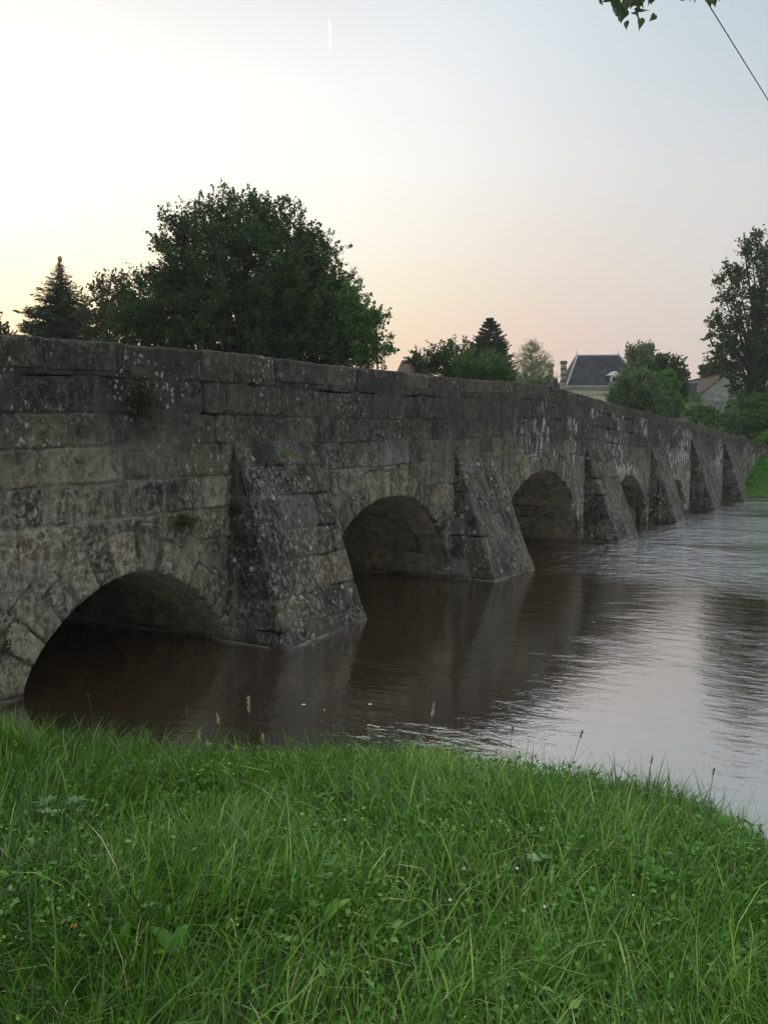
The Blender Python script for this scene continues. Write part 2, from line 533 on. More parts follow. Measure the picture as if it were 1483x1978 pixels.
gx = spaced(-900, 900, -1.0, 10.0, 0.07)
gy = spaced(-500, 1200, -0.5, 6.2, 0.07)
GX, GY = np.meshgrid(gx, gy, indexing='ij')
GZ = ground(GX, GY)
m, b, p, o = mat_new("soil_and_turf")
P = b.n('ShaderNodeNewGeometry').outputs['Position']
col = b.mix(b.step(b.noise(P, 3.0, 6, 0.65), 0.35, 0.65), (0.020, 0.030, 0.010), (0.035, 0.060, 0.016))
sp = b.n('ShaderNodeSeparateXYZ'); b.put(sp.inputs[0], P)
far_g = b.mix(b.step(b.noise(P, 2.2, 8, 0.7), 0.35, 0.65), (0.030, 0.080, 0.014), (0.055, 0.130, 0.022))
col = b.mix(b.step(sp.outputs[1], 30, 34), col, far_g)
col = b.mix(b.step(sp.outputs[2], 0.10, -0.02), col, (0.018, 0.014, 0.010))
b.put(p.inputs['Base Color'], col)
p.inputs['Roughness'].default_value = 0.95
p.inputs['Specular IOR Level'].default_value = 0.1
M_SOIL = m
g_o = mesh_obj("ground", np.stack([GX, GY, GZ], -1).reshape(-1, 3), grid_faces(len(gx), len(gy)), M_SOIL)
tag(g_o, kind='structure')

# ------------------------------------------------------------------ water
m, b, p, o = mat_new("muddy_water")
P = b.n('ShaderNodeNewGeometry').outputs['Position']
sp = b.n('ShaderNodeSeparateXYZ'); b.put(sp.inputs[0], P)
big = b.noise(b.mapping(P, scale=(0.10, 0.22, 1), loc=(2.3, 1.1, 0)), 1.0, 3, 0.5)
chop_far = b.step(sp.outputs[1], 8.5, 20.0)
# flow lines run out from under the arches (towards +X)
fl = b.noise(b.mapping(P, scale=(1.15, 2.3, 1), rot=(0, 0, math.radians(-10))), 1.7, 5, 0.64, 0.5)
r1 = b.noise(b.mapping(P, scale=(1.0, 1.9, 1), rot=(0, 0, 0.2)), 3.2, 4, 0.55, 0.4)
r2 = b.noise(b.mapping(P, scale=(1.0, 1.6, 1), rot=(0, 0, -0.4)), 13.0, 3, 0.5, 0.2)
r0 = b.noise(b.mapping(P, scale=(0.8, 1.0, 1), rot=(0, 0, 0.5)), 0.95, 3, 0.6, 1.0)
r0, r1, r2, fl = [b.math('SUBTRACT', q, 0.5) for q in (r0, r1, r2, fl)]      # zero-mean waves
swirl = b.step(b.noise(b.mapping(P, scale=(0.35, 0.7, 1), loc=(7, 2, 0)), 1.0, 3, 0.55, 1.2), 0.50, 0.68)
amp = b.math('ADD', b.math('MULTIPLY', chop_far, b.step(big, 0.36, 0.56, to0=0.35, to1=1.6)), b.math('ADD', 0.14, b.math('MULTIPLY', swirl, 0.60)))
h = b.math('ADD', b.math('MULTIPLY', b.math('MULTIPLY', fl, 0.034), b.math('SUBTRACT', 1.0, b.math('MULTIPLY', swirl, 0.75))), b.math('MULTIPLY', r1, 0.022))
h = b.math('ADD', h, b.math('MULTIPLY', r2, 0.0064))
h = b.math('ADD', h, b.math('MULTIPLY', r0, b.math('MULTIPLY', chop_far, 0.062)))
h = b.math('MULTIPLY', h, amp)
bm = b.n('ShaderNodeBump'); bm.inputs['Strength'].default_value = 1.0; bm.inputs['Distance'].default_value = 1.0
b.put(bm.inputs['Height'], h)
# drifting foam flecks
fv = b.voro(b.mapping(P, scale=(1.0, 1.0, 1)), 3.0)
fc = b.n('ShaderNodeSeparateColor'); b.put(fc.inputs[0], b.voro(b.mapping(P, scale=(1.0, 1.0, 1)), 3.0, 'Color'))
fo = b.math('MULTIPLY', b.math('LESS_THAN', fv, b.math('MULTIPLY', fc.outputs[2], 0.055)), b.step(b.noise(P, 0.7, 3, 0.6), 0.50, 0.56))
fo = b.math('MULTIPLY', fo, b.math('GREATER_THAN', fc.outputs[0], 0.45))
wc = b.mix(b.step(big, 0.3, 0.7), (0.026, 0.017, 0.009), (0.036, 0.024, 0.013))
b.put(p.inputs['Base Color'], b.mix(b.math('MULTIPLY', fo, 0.8), wc, (0.45, 0.43, 0.38)))
b.put(p.inputs['Roughness'], b.math('ADD', 0.045, b.math('MULTIPLY', fo, 0.5)))
p.inputs['IOR'].default_value = 6.5
b.put(p.inputs['Normal'], bm.outputs[0])
M_WATER = m
wx = spaced(-60, 250, -5, 14, 0.5, 1.2); wy = spaced(-80, 70, 2, 30, 0.5, 1.2)
WX, WY = np.meshgrid(wx, wy, indexing='ij')
wz = 0.0 * WX
w_o = mesh_obj("water", np.stack([WX, WY, wz], -1).reshape(-1, 3), grid_faces(len(wx), len(wy)), M_WATER)
tag(w_o, kind='structure')

# ------------------------------------------------------------------ bridge
W = 4.6                                                   # width of the bridge
ARCH = [(5.78, 1.32, 0.955, 1.75, 0.68), (10.87, 1.92, 1.50, 2.0, 0.5), (17.40, 2.55, 1.79, 2.0, 0.5), (24.65, 2.17, 1.53, 2.0, 0.55),
        (31.30, 1.55, 1.25, 2.0, 0.5)]                    # centre y, half span, rise, shape
TOP_Y = [-12, 0, 4.35, 5.3, 7.51, 8.4, 9.2, 13.39, 15.8, 17.65, 19.07, 23.62, 33.2, 41.86, 59.4, 64]
TOP_Z = [2.70, 2.98, 3.12, 3.18, 3.285, 3.31, 3.32, 3.47, 3.60, 3.655, 3.64, 3.52, 3.42, 3.24, 2.84, 2.7]
COPE_H = 0.27


def ztop(y):
    return np.interp(y, TOP_Y, TOP_Z)


def arch_z(y, a, extra=0.0):
    c_, hw, hh, pw, ex = a
    u = np.clip(np.abs(y - c_) / (hw + extra), 0, 1)
    z = (hh + extra) * (1 - u ** pw) ** ex
    return z + (0.012 * fbm(y * 6.0, c_, seed=31, octv=3)) * (u < 1) * np.minimum(1, z * 4)


def arch_curve(a, n=240):
    t = np.linspace(0, math.pi, n)
    y = a[0] - a[1] * np.cos(t)
    z = arch_z(y, a)
    return y, z


_course = {}
def masonry(u, v, seed, edges, wmin, wmax, wob=0.014):
    """u along the course, v up. returns joint distance, block id hash (2), course idx"""
    uu = u + wob * fbm(u * 5, v * 5, seed=seed + 1, octv=3)
    vv = v + wob * 1.1 * fbm(u * 2.3, v * 5, seed=seed + 2, octv=3) + 0.02 * fbm(u * 0.5, v * 0.2, seed=seed + 8, octv=2)
    k = np.clip(np.searchsorted(edges, vv) - 1, 0, len(edges) - 2)
    e = np.asarray(edges)
    dv = np.minimum(vv - e[k], e[k + 1] - vv)
    rng = random.Random(seed)
    u0, u1 = float(u.min()) - 1, float(u.max()) + 1
    du = np.full(u.shape, 9.0); bi = np.zeros(u.shape, int)
    for c_ in range(len(edges) - 1):
        xs = [u0 - rng.random() * wmax]
        while xs[-1] < u1:
            xs.append(xs[-1] + rng.uniform(wmin, wmax) * (1.5 if rng.random() < 0.12 else 1))
        xs = np.array(xs)
        s = k == c_
        if not s.any():
            continue
        q = uu[s]
        i = np.clip(np.searchsorted(xs, q) - 1, 0, len(xs) - 2)
        du[s] = np.minimum(q - xs[i], xs[i + 1] - q); bi[s] = i
    d = -np.log(np.exp(-dv * 45) + np.exp(-du * 45)) / 45          # rounded corners
    return d, hsh(bi * 7 + 3, k, seed), hsh(bi * 7 + 5, k + 50, seed), k, bi


def relief(d, r1, r2, u, v, seed, depth=0.017, smear_amt=1.0):
    """heights (m), mortar mask, crack mask"""
    jw = 0.011 + 0.016 * vnoise(u * 2.2, v * 2.2, seed=seed + 20)
    mort = 1 - sstep(jw * 0.45, jw * 1.25, d)
    smear = sstep(0.12, 0.30, fbm(u * 1.1, v * 1.3, seed=seed + 21, octv=4)) * smear_amt
    sm2 = sstep(0.10, 0.45, fbm(u * 4.2, v * 4.2, seed=seed + 22, octv=4)) * smear_amt
    fill = np.clip(np.maximum(smear, 0.55 * sm2 * (d < 0.07)), 0, 1)
    h = depth * (0.5 - 1.0 * mort) + 0.012 * (r1 - 0.5)
    h = h + 0.011 * fbm(u * 9, v * 9, seed=seed + 23, octv=4) + 0.010 * fbm(u * 2.6, v * 2.6, seed=seed + 24, octv=3)
    pit = sstep(0.30, 0.55, fbm(u * 22, v * 22, seed=seed + 25, octv=3)) * (r2 > 0.42)
    h = h - 0.012 * pit
    flush = 0.006 + 0.006 * fbm(u * 5, v * 5, seed=seed + 26, octv=4)
    h = h * (1 - fill) + flush * fill
    line = (1 - sstep(0.002, 0.008, d)) * sstep(-0.15, 0.15, fbm(u * 3.1, v * 3.1, seed=seed + 29, octv=3)) * (1 - 0.8 * fill)
    ck = sstep(0.27, 0.40, fbm(u * 1.3, v * 1.3, seed=seed + 27, octv=3))
    crack = (1 - sstep(0.003, 0.009, d)) * ck
    h = h - 0.05 * crack - 0.010 * line
    crack = np.clip(crack + 0.45 * line + (0.35 * (1 - sstep(0.002, 0.008, d)) * (np.asarray(depth) > 0.024)), 0, 1)
    mmask = np.clip(np.maximum(mort, 0.70 * fill), 0, 1)
    return h, mmask, crack


bridge = empty("stone_bridge", (0, 0, 0))
tag(bridge, "long humpbacked bridge of dark weathered stone with lichen, crossing the brown river on low arches", "bridge")

_r = random.Random(3)
EDGES = [-1.2, -0.8, -0.38, 0.02, 0.42, 0.80, 1.16, 1.50, 1.86, 2.20, 2.52, 2.86, 3.3, 3.8]


def wall_cols(y0, y1):
    ys = [y0]
    while ys[-1] < y1:
        y = ys[-1]
        if y < 3.2: d = 0.05
        elif y < 9.5: d = 0.0125
        else: d = 0.0125 * (1 + (y - 9.5) * 0.10)
        ys.append(y + min(d, 0.10))
    for a in ARCH:
        for s in (-1, 1):
            for q in (0.0, 0.0002, 0.0006, 0.0015, 0.003, 0.005, 0.008, 0.012):
                ys.append(a[0] + s * a[1] * (1 - q))
            ys.append(a[0] + s * (a[1] + 0.0005))
    return np.array(sorted(set(ys)))


def wall_field(Yg, Zg, detail=True):
    follow = (ztop(Yg) - 3.2) * np.clip(Zg / 3.2, 0, 1)
    d, r1, r2, k, bi = masonry(Yg, Zg - follow, 11, EDGES, 0.30, 0.62)
    # voussoirs
    vm = np.zeros(Yg.shape)
    for ai, a in enumerate(ARCH):
        sel = (np.abs(Yg - a[0]) < a[1] + 0.65) & (Zg < a[2] + 0.65) & (Zg > -0.15)
        if not sel.any():
            continue
        cy_, cz_ = arch_curve(a, 200)
        s = np.concatenate([[0], np.cumsum(np.hypot(np.diff(cy_), np.diff(cz_)))])
        q = np.stack([Yg[sel], Zg[sel]], -1)
        dist = np.empty(len(q)); ss = np.empty(len(q))
        for c0 in range(0, len(q), 20000):
            qq = q[c0:c0 + 20000]
            D = (qq[:, 0, None] - cy_[None]) ** 2 + (qq[:, 1, None] - cz_[None]) ** 2
            j = D.argmin(1)
            dist[c0:c0 + 20000] = np.sqrt(D[np.arange(len(j)), j]); ss[c0:c0 + 20000] = s[j]
        rng = random.Random(70 + ai)
        ed = [0.0]
        while ed[-1] < s[-1]:
            ed.append(ed[-1] + rng.uniform(0.19, 0.30))
        ed = np.array(ed)
        dist = dist + 0.010 * fbm(q[:, 0] * 6, q[:, 1] * 6, seed=61, octv=3)
        ss = ss + 0.010 * fbm(q[:, 0] * 6, q[:, 1] * 6, seed=62, octv=3)
        i = np.clip(np.searchsorted(ed, ss) - 1, 0, len(ed) - 2)
        dl = np.minimum(ss - ed[i], ed[i + 1] - ss)
        R_ = 0.40 + 0.14 * (hsh(i, ai, 5) - 0.5) * 2 * 0.8
        inside = dist < R_
        dd = np.where(inside, -np.log(np.exp(-np.abs(R_ - dist) * 45) + np.exp(-np.clip(dl, 0, 1) * 45)) / 45, dist - R_)
        D0 = d[sel]; D0 = np.where(inside, dd, np.minimum(D0, dd))
        d[sel] = D0
        a1 = r1[sel]; a1[inside] = (0.15 + 0.85 * hsh(i, ai, 8))[inside]; r1[sel] = a1
        a2 = r2[sel]; a2[inside] = 0.10 + 0.7 * hsh(i, ai, 9)[inside]
        if ai == 0:            # a pale replaced stone and a narrow ochre one on the near arch
            for pu, pv, v1, v2 in ((100, 1132, 1.7, 0.3), (236, 1085, 0.8, 0.95), (30, 1200, 0.75, 0.3), (140, 1200, 0.2, 0.5)):
                w_ = at_x(pu, pv); j0 = ((q[:, 0] - w_[1]) ** 2 + (q[:, 1] - w_[2]) ** 2).argmin()
                hit = inside & (i == i[j0]); A1 = r1[sel]; A1[hit] = v1; r1[sel] = A1; a2[hit] = v2
        r2[sel] = a2
        vv_ = vm[sel]; vv_[inside] = 1; vm[sel] = vv_
    return d, r1, r2, vm


ys = wall_cols(-10.0, 62.0)
NR = 250
yb = ys.copy()
zb = np.full(len(ys), -0.6)
for a in ARCH:
    ins = np.abs(ys - a[0]) <= a[1]
    zb[ins] = np.maximum(arch_z(ys[ins], a), -0.02)
inarch = zb > -0.5
zt = ztop(ys) - COPE_H + 0.05
tt = np.linspace(0, 1, NR)
Yg = np.repeat(ys[:, None], NR, 1)
Zg = zb[:, None] + tt[None] * (zt - zb)[:, None]
d, r1, r2, vm = wall_field(Yg, Zg)
hgt, mort, crack = relief(d, r1, r2, Yg, Zg, 100, depth=0.015 + 0.016 * vm, smear_amt=1 - 0.92 * vm)
# slow bulges of the old wall
hgt = hgt + 0.03 * fbm(Yg * 0.35, Zg * 0.5, seed=77, octv=2)
# rounded arris towards the arch opening
db = (Zg - zb[:, None])
Xg = hgt - np.where(inarch[:, None], 0.03 * np.exp(-db / 0.012), 0)
V = [np.stack([Xg, Yg, Zg], -1)]
# two rows turning into the arch
ret = []
for xx in (-0.10, -0.055):
    ret.append(np.stack([np.where(inarch, xx, Xg[:, 0]), ys, zb + 0.0], -1)[:, None, :])
Vall = np.concatenate([ret[0], ret[1], V[0]], 1)
pad = lambda A: np.concatenate([A[:, :1], A[:, :1], A], 1)
wall_front = mesh_obj("spandrel_wall", Vall.reshape(-1, 3), grid_faces(Vall.shape[0], Vall.shape[1]), M_WALL, bridge,
                      attrs=dict(rnd=pad(r1), rnd2=pad(r2), mortar=pad(mort), crack=pad(crack)))

# back elevation, coarser
ysb = ys[::4].copy()
ysb = np.array(sorted(set(list(ysb) + [a[0] + s * a[1] * q for a in ARCH for s in (-1, 1) for q in (1.0002, 1.0, 0.999, 0.995, 0.985, 0.96)])))
zbb = np.full(len(ysb), -0.6)
for a in ARCH:
    ins = np.abs(ysb - a[0]) <= a[1]
    zbb[ins] = np.maximum(arch_z(ysb[ins], a), -0.02)
ztb = ztop(ysb) - COPE_H - 0.004
NB_ = 60
Yb = np.repeat(ysb[:, None], NB_, 1)
Zb = zbb[:, None] + np.linspace(0, 1, NB_)[None] * (ztb - zbb)[:, None]
d_, q1, q2, _vm = wall_field(Yb, Zb)
hb, mb_, cb_ = relief(d_, q1, q2, Yb, Zb, 400)
mesh_obj("spandrel_wall", np.stack([-W - hb, Yb, Zb], -1).reshape(-1, 3), grid_faces(len(ysb), NB_, True), M_WALL, bridge,
         attrs=dict(rnd=q1, rnd2=q2, mortar=mb_, crack=cb_))


# vaults
def vault(a, ai):
    near = ai < 3
    n_s = 200 if near else 90
    n_x = 130 if near else 50
    cy_, cz_ = arch_curve(a, n_s)
    cz_ = np.maximum(cz_, -0.02)
    legs = np.linspace(-0.6, -0.05, 6)
    y = np.concatenate([np.full(6, a[0] - a[1]), cy_, np.full(6, a[0] + a[1])])
    z = np.concatenate([legs, cz_, legs[::-1]])
    s = np.concatenate([[0], np.cumsum(np.hypot(np.diff(y), np.diff(z)))])
    x = np.linspace(-0.095, -W + 0.02, n_x)
    S, X = np.meshgrid(s, x, indexing='ij')
    ty, tz = np.gradient(y), np.gradient(z)
    L = np.hypot(ty, tz) + 1e-9
    ny, nz = tz / L, -ty / L            # points into the opening
    ed = [0.0]; rng = random.Random(ai)
    while ed[-1] < s[-1]:
        ed.append(ed[-1] + rng.uniform(0.28, 0.42))
    dj, a1, a2, k, bi = masonry(X * 1.0 + 20, S, 200 + ai, ed, 0.45, 0.95, 0.010)
    hh, mo, ck = relief(dj, a1, a2, X + 20, S, 300 + ai, 0.016, 0.8)
    fade = np.clip(-(X + 0.095) / 0.06, 0, 1)
    hh = hh * fade - 0.004
    P = np.stack([X, y[:, None] + ny[:, None] * hh, z[:, None] + nz[:, None] * hh], -1)
    mesh_obj("arch_vault", P.reshape(-1, 3), grid_faces(len(s), n_x, True), M_VAULT, bridge,
             attrs=dict(rnd=a1 * 0.6 + 0.2, rnd2=0.2 + 0.5 * a2, mortar=mo * 0.8, crack=ck))


for ai, a in enumerate(ARCH):
    vault(a, ai)


# buttresses (battered wedge piers)
def buttress(y0, y1, x0, x1, zt_, seed, res, tl=0.18, tr=0.10):
    """perimeter sweep: wall - left face - sloping front - right face - wall"""
    nz = int((zt_ + 0.7) / res)
    z = np.linspace(-0.6, zt_, nz)
    n_side = max(6, int(0.95 / res)); n_front = max(8, int((y1 - y0) / res))
    wd_ = y1 - y0
    a = np.linspace(0, 1, n_side); f_ = np.linspace(0, 1, n_front)[1:-1]
    depth0 = (1 - z / zt_)
    cols = []
    u = []
    for q in a: cols.append(('l', q)); u.append(q * 0.9)
    for q in f_: cols.append(('f', q)); u.append(0.9 + q * wd_)
    for q in a[::-1]: cols.append(('r', q)); u.append(0.9 + wd_ + (1 - q) * 0.9)
    y0b, y1b = y0, y1
    y0 = y0b + tl * np.clip(z / zt_, 0, 1); y1 = y1b - tr * np.clip(z / zt_, 0, 1)
    P = np.zeros((len(cols), nz, 3)); N = np.zeros((len(cols), nz, 3))
    sl = x0 / zt_
    nf = np.array([1, 0, sl]) / math.hypot(1, sl)
    bow = 0.02
    for i, (k, q) in enumerate(cols):
        tp = 0.045 * np.clip(depth0 * 7, 0, 1) - 0.03; d0 = np.maximum(depth0, 0) * x0 + tp; d1 = np.maximum(depth0, 0) * x1 + tp
        if k == 'l':
            P[i, :, 0] = -0.08 + q * (d0 + 0.08); P[i, :, 1] = y0; N[i] = (0, -1, 0)
            if q == 1: N[i] = (nf + np.array([0, -1, 0])) / math.sqrt(2)
        elif k == 'f':
            P[i, :, 0] = d0 * (1 - q) + d1 * q; P[i, :, 1] = y0 + (y1 - y0) * q; N[i] = nf
        else:
            P[i, :, 0] = -0.08 + q * (d1 + 0.08); P[i, :, 1] = y1; N[i] = (0, 1, 0)
            if q == 1: N[i] = (nf + np.array([0, 1, 0])) / math.sqrt(2)
        P[i, :, 2] = z
    U = np.repeat(np.array(u)[:, None], nz, 1); Zz = np.repeat(z[None], len(cols), 0)
    rng = random.Random(seed); ed = [-1.0]
    while ed[-1] < zt_ + 0.6:
        ed.append(ed[-1] + rng.uniform(0.30, 0.42))
    dj, a1, a2, k, bi = masonry(U, Zz, seed, ed, 0.34, 0.66)
    # no joint exactly on the corner, quoins wrap round it
    hh, mo, ck = relief(dj, a1, a2, U, Zz, seed + 40, 0.009, 0.9)
    for ci in (n_side - 1, n_side + len(f_)):
        dd = np.abs(np.arange(len(cols)) - ci)
        rr = np.exp(-(np.abs(np.array(u) - u[ci]) / 0.03) ** 2)[:, None]
        hh = hh - rr * (0.014 + 0.02 * np.clip(fbm(Zz * 5, ci, seed=seed + 3, octv=3), 0, 1))
    hh = hh + 0.02 * fbm(U * 0.9, Zz * 0.9, seed=seed + 9, octv=2)
    hh = np.where(P[..., 0] < 0.01, hh * 0.3, hh)
    P = P + N * hh[..., None]
    mesh_obj("buttress", P.reshape(-1, 3), grid_faces(len(cols), nz), M_BUTT, bridge,
             attrs=dict(rnd=a1, rnd2=a2, mortar=mo * 0.85, crack=ck * 0.8))


PIERS = [(7.05, 9.0, 0.86, 0.68, 2.32), (12.8, 14.62, 0.82, 0.84, 2.25), (20.22, 22.5, 0.88, 0.80, 2.36), (27.05, 29.25, 0.88, 0.70, 2.45),
         (33.62, 36.5, 0.92, 0.72, 2.85), (41.3, 44.6, 0.96, 0.72, 2.88)]
for i, (a0, a1_, x0, x1, zt_) in enumerate(PIERS):
    buttress(a0, a1_, x0, x1, zt_, 500 + i * 13, [0.014, 0.018, 0.03, 0.045, 0.06, 0.08][i], *((0.20, 0.26) if i == 0 else (0.18, 0.08)))

# coping stones along both parapets
def coping(xf, side, res0):
    mbV = []; mbF = []; at_r = []; at_r2 = []; n = 0
    rng = random.Random(5 if side > 0 else 6)
    y = -10.0; idx = 0
    while y < 62:
        L = rng.uniform(0.75, 1.5)
        y2 = y + L
        res = res0 if y < 12 else res0 * (1 + (y - 12) * 0.08)
        if y < 3: res = 0.05
        ny_ = max(4, int(L / res)); yy = np.linspace(y + 0.004, y2 - 0.004, ny_)
        # section: front bottom up, over the top, down the back
        sec = []
        for q in np.linspace(0, 1, 14): sec.append((0.0, -COPE_H + q * (COPE_H - 0.035)))
        for q in np.linspace(0.15, 1, 5): sec.append((-0.03 * (1 - math.cos(q * math.pi / 2)) * 1.3, -0.035 + 0.035 * math.sin(q * math.pi / 2)))
        for q in np.linspace(0.08, 1, 12): sec.append((-0.04 - q * 0.33, -0.012 * q))
        for q in np.linspace(0.2, 1, 8): sec.append((-0.38, -0.012 - q * (COPE_H - 0.012)))
        sec = np.array(sec)
        dz = rng.uniform(-0.006, 0.005); dx = rng.uniform(-0.004, 0.018); tilt = rng.uniform(-0.012, 0.012)
        if 8.3 < y2 < 9.3: dz = -0.005
        Y2 = np.repeat(yy[:, None], len(sec), 1)
        t = (Y2 - (y + y2) / 2) / L
        X2 = sec[None, :, 0] + dx + 0 * Y2
        Z2 = sec[None, :, 1] + ztop(Y2) + dz + tilt * t
        endd = np.minimum(Y2 - y, y2 - Y2)
        rim = np.exp(-endd / 0.014)
        nn = fbm(Y2 * 7, Z2 * 7, X2 * 7, seed=idx + 900, octv=4) * 0.009
        n0 = fbm(Y2 * 30, Z2 * 30, X2 * 30, seed=idx + 990, octv=2) * 0.005
        topm = (sec[None, :, 1] > -0.03)
        X2 = X2 + np.where(topm, 0, (nn + n0 - 0.016 * rim)) * np.where(sec[None, :, 0] < -0.3, -1, 1)
        Z2 = Z2 + np.where(topm, nn * 0.9 + n0 - 0.005 * rim, 0)
        # edge chips
        chip = np.clip(fbm(Y2 * 4, 0, seed=idx + 60, octv=4) - 0.2, 0, 1) * 0.06
        em = np.exp(-((sec[:, 0] + 0.02) ** 2 + (sec[:, 1] + 0.01) ** 2) / 0.0016)[None]
        Z2 = Z2 - chip * em; X2 = X2 - chip * em
        P = np.stack([xf + side * X2, Y2, Z2], -1)
        # end caps by collapsing to the section centre
        cap = lambda row: np.concatenate([np.full_like(row[:, :1], xf + side * -0.19), row[:, 1:2], np.full_like(row[:, :1], float(row[:, 2].mean()))], 1)
        P = np.concatenate([cap(P[0])[None], P, cap(P[-1])[None]], 0)
        F = grid_faces(P.shape[0], P.shape[1], side < 0) + n
        mbV.append(P.reshape(-1, 3)); mbF.append(F); n += P.shape[0] * P.shape[1]
        at_r.append(np.full(P.shape[0] * P.shape[1], rng.random() * 0.9)); at_r2.append(np.full(P.shape[0] * P.shape[1], rng.uniform(0.15, 0.86)))
        y = y2; idx += 1
    V = np.concatenate(mbV)
    z0 = np.zeros(len(V))
    mesh_obj("coping", V, np.concatenate(mbF), M_COPE, bridge, attrs=dict(rnd=np.concatenate(at_r), rnd2=np.concatenate(at_r2), mortar=z0, crack=z0))


coping(0.0, 1, 0.02)
coping(-W, -1, 0.06)
# inner parapet faces and deck
yy = np.linspace(-10, 62, 200)
deckz = ztop(yy) - 0.92
for nm, x0, flip in (("parapet_face", -0.372, True), ("parapet_face", -W + 0.372, False)):
    P = np.stack([np.stack([np.full_like(yy, x0), yy, deckz - 0.02], -1), np.stack([np.full_like(yy, x0), yy, ztop(yy) - COPE_H + 0.02], -1)], 1)
    z0 = np.zeros(P.shape[0] * 2)
    mesh_obj(nm, P.reshape(-1, 3), grid_faces(200, 2, flip), M_COPE, bridge, attrs=dict(rnd=z0 + 0.4, rnd2=z0 + 0.5, mortar=z0, crack=z0))
P = np.stack([np.stack([np.full_like(yy, -W + 0.3), yy, deckz], -1), np.stack([np.full_like(yy, -0.3), yy, deckz], -1)], 1)
mesh_obj("road_deck", P.reshape(-1, 3), grid_faces(200, 2, True), M_ROAD, bridge)

#VEG
# ------------------------------------------------------------------ vegetation helpers
def rand_dirs(n, rng, up=0.0):
    d = rng.normal(size=(n, 3)); d[:, 2] += up
    return d / (np.linalg.norm(d, axis=1)[:, None] + 1e-9)


def leaf_quads(C, size, rng, aspect=0.36, axis=None, fold=0.12, up=0.6):
    """one folded diamond per leaf"""
    n = len(C)
    A = rand_dirs(n, rng) if axis is None else axis
    N = rand_dirs(n, rng, up)
    B = np.cross(N, A); B /= np.linalg.norm(B, axis=1)[:, None] + 1e-9
    N = np.cross(A, B)
    s = np.broadcast_to(np.asarray(size, float), (n,))[:, None] * rng.uniform(0.7, 1.3, (n, 1))
    V = np.stack([C - A * s * 0.5, C + B * s * aspect + N * s * fold - A * s * 0.05, C + A * s * 0.5, C - B * s * aspect + N * s * fold - A * s * 0.05], 1)
    return V.reshape(-1, 3), np.arange(n * 4).reshape(n, 4)


def bearing(P):
    return math.atan2(-(P[0] - CAM[0]), P[1] - CAM[1])


def frame_at(u, r):
    """right, back unit vectors as seen at photo column u"""
    P = at(u, 882, r); f_ = bearing(P)
    return np.array([math.cos(f_), math.sin(f_), 0]), np.array([-math.sin(f_), math.cos(f_), 0]), f_


def gz(P):
    return float(ground(P[0], P[1]))


def blob_points(blobs, r, n, rng, shell=0.30, lump=0.22, seed=0):
    """cluster centres in a union of ellipsoids given in photo pixels (u, v, ru, rv, depth px)"""
    vol = np.array([b_[2] * b_[3] for b_ in blobs], float); vol /= vol.sum()
    out = []; dirs = []
    for i, (u, v, ru, rv, *rest) in enumerate(blobs):
        m_ = int(n * vol[i]) + 1
        rd = rest[0] if rest else (ru + rv) / 2
        dz_ = rest[1] if len(rest) > 1 else 0
        k = r / FPX
        c_ = at(u, v, r + dz_)
        R_, B_, _ = frame_at(u, r)
        q = rand_dirs(m_, rng)
        rad = rng.uniform(0, 1, m_) ** shell
        rad = rad * (1 + lump * fbm(q[:, 0] * 2.2 + i, q[:, 1] * 2.2, q[:, 2] * 2.2, seed=seed + i, octv=3) * 1.6)
        P = c_ + (R_ * (q[:, :1] * ru) + B_ * (q[:, 1:2] * rd) + np.array([0, 0, 1]) * (q[:, 2:] * rv)) * k * rad[:, None]
        dd = P - c_
        out.append(P); dirs.append(dd / (np.linalg.norm(dd, axis=1)[:, None] + 1e-6))
    return np.concatenate(out), np.concatenate(dirs)


def sprigs(Pc, D, per, L, rng, spread=0.6, jit=0.10, twigs=3, upw=0.35):
    """leaf positions along twigs fanning out from each cluster centre"""
    n = len(Pc)
    T = rand_dirs(n * twigs, rng) * spread + np.repeat(D, twigs, 0) * 0.8 + np.array([0, 0, upw])
    T /= np.linalg.norm(T, axis=1)[:, None]
    m_ = per // twigs
    t = rng.uniform(0, 1, (n * twigs, m_))
    LL = L * rng.uniform(0.5, 1.4, (n * twigs, 1))
    P = np.repeat(Pc, twigs, 0)[:, None, :] + T[:, None, :] * (t * LL)[..., None]
    P = P + rng.normal(size=P.shape) * (jit * (1.15 - t))[..., None]
    return P.reshape(-1, 3)


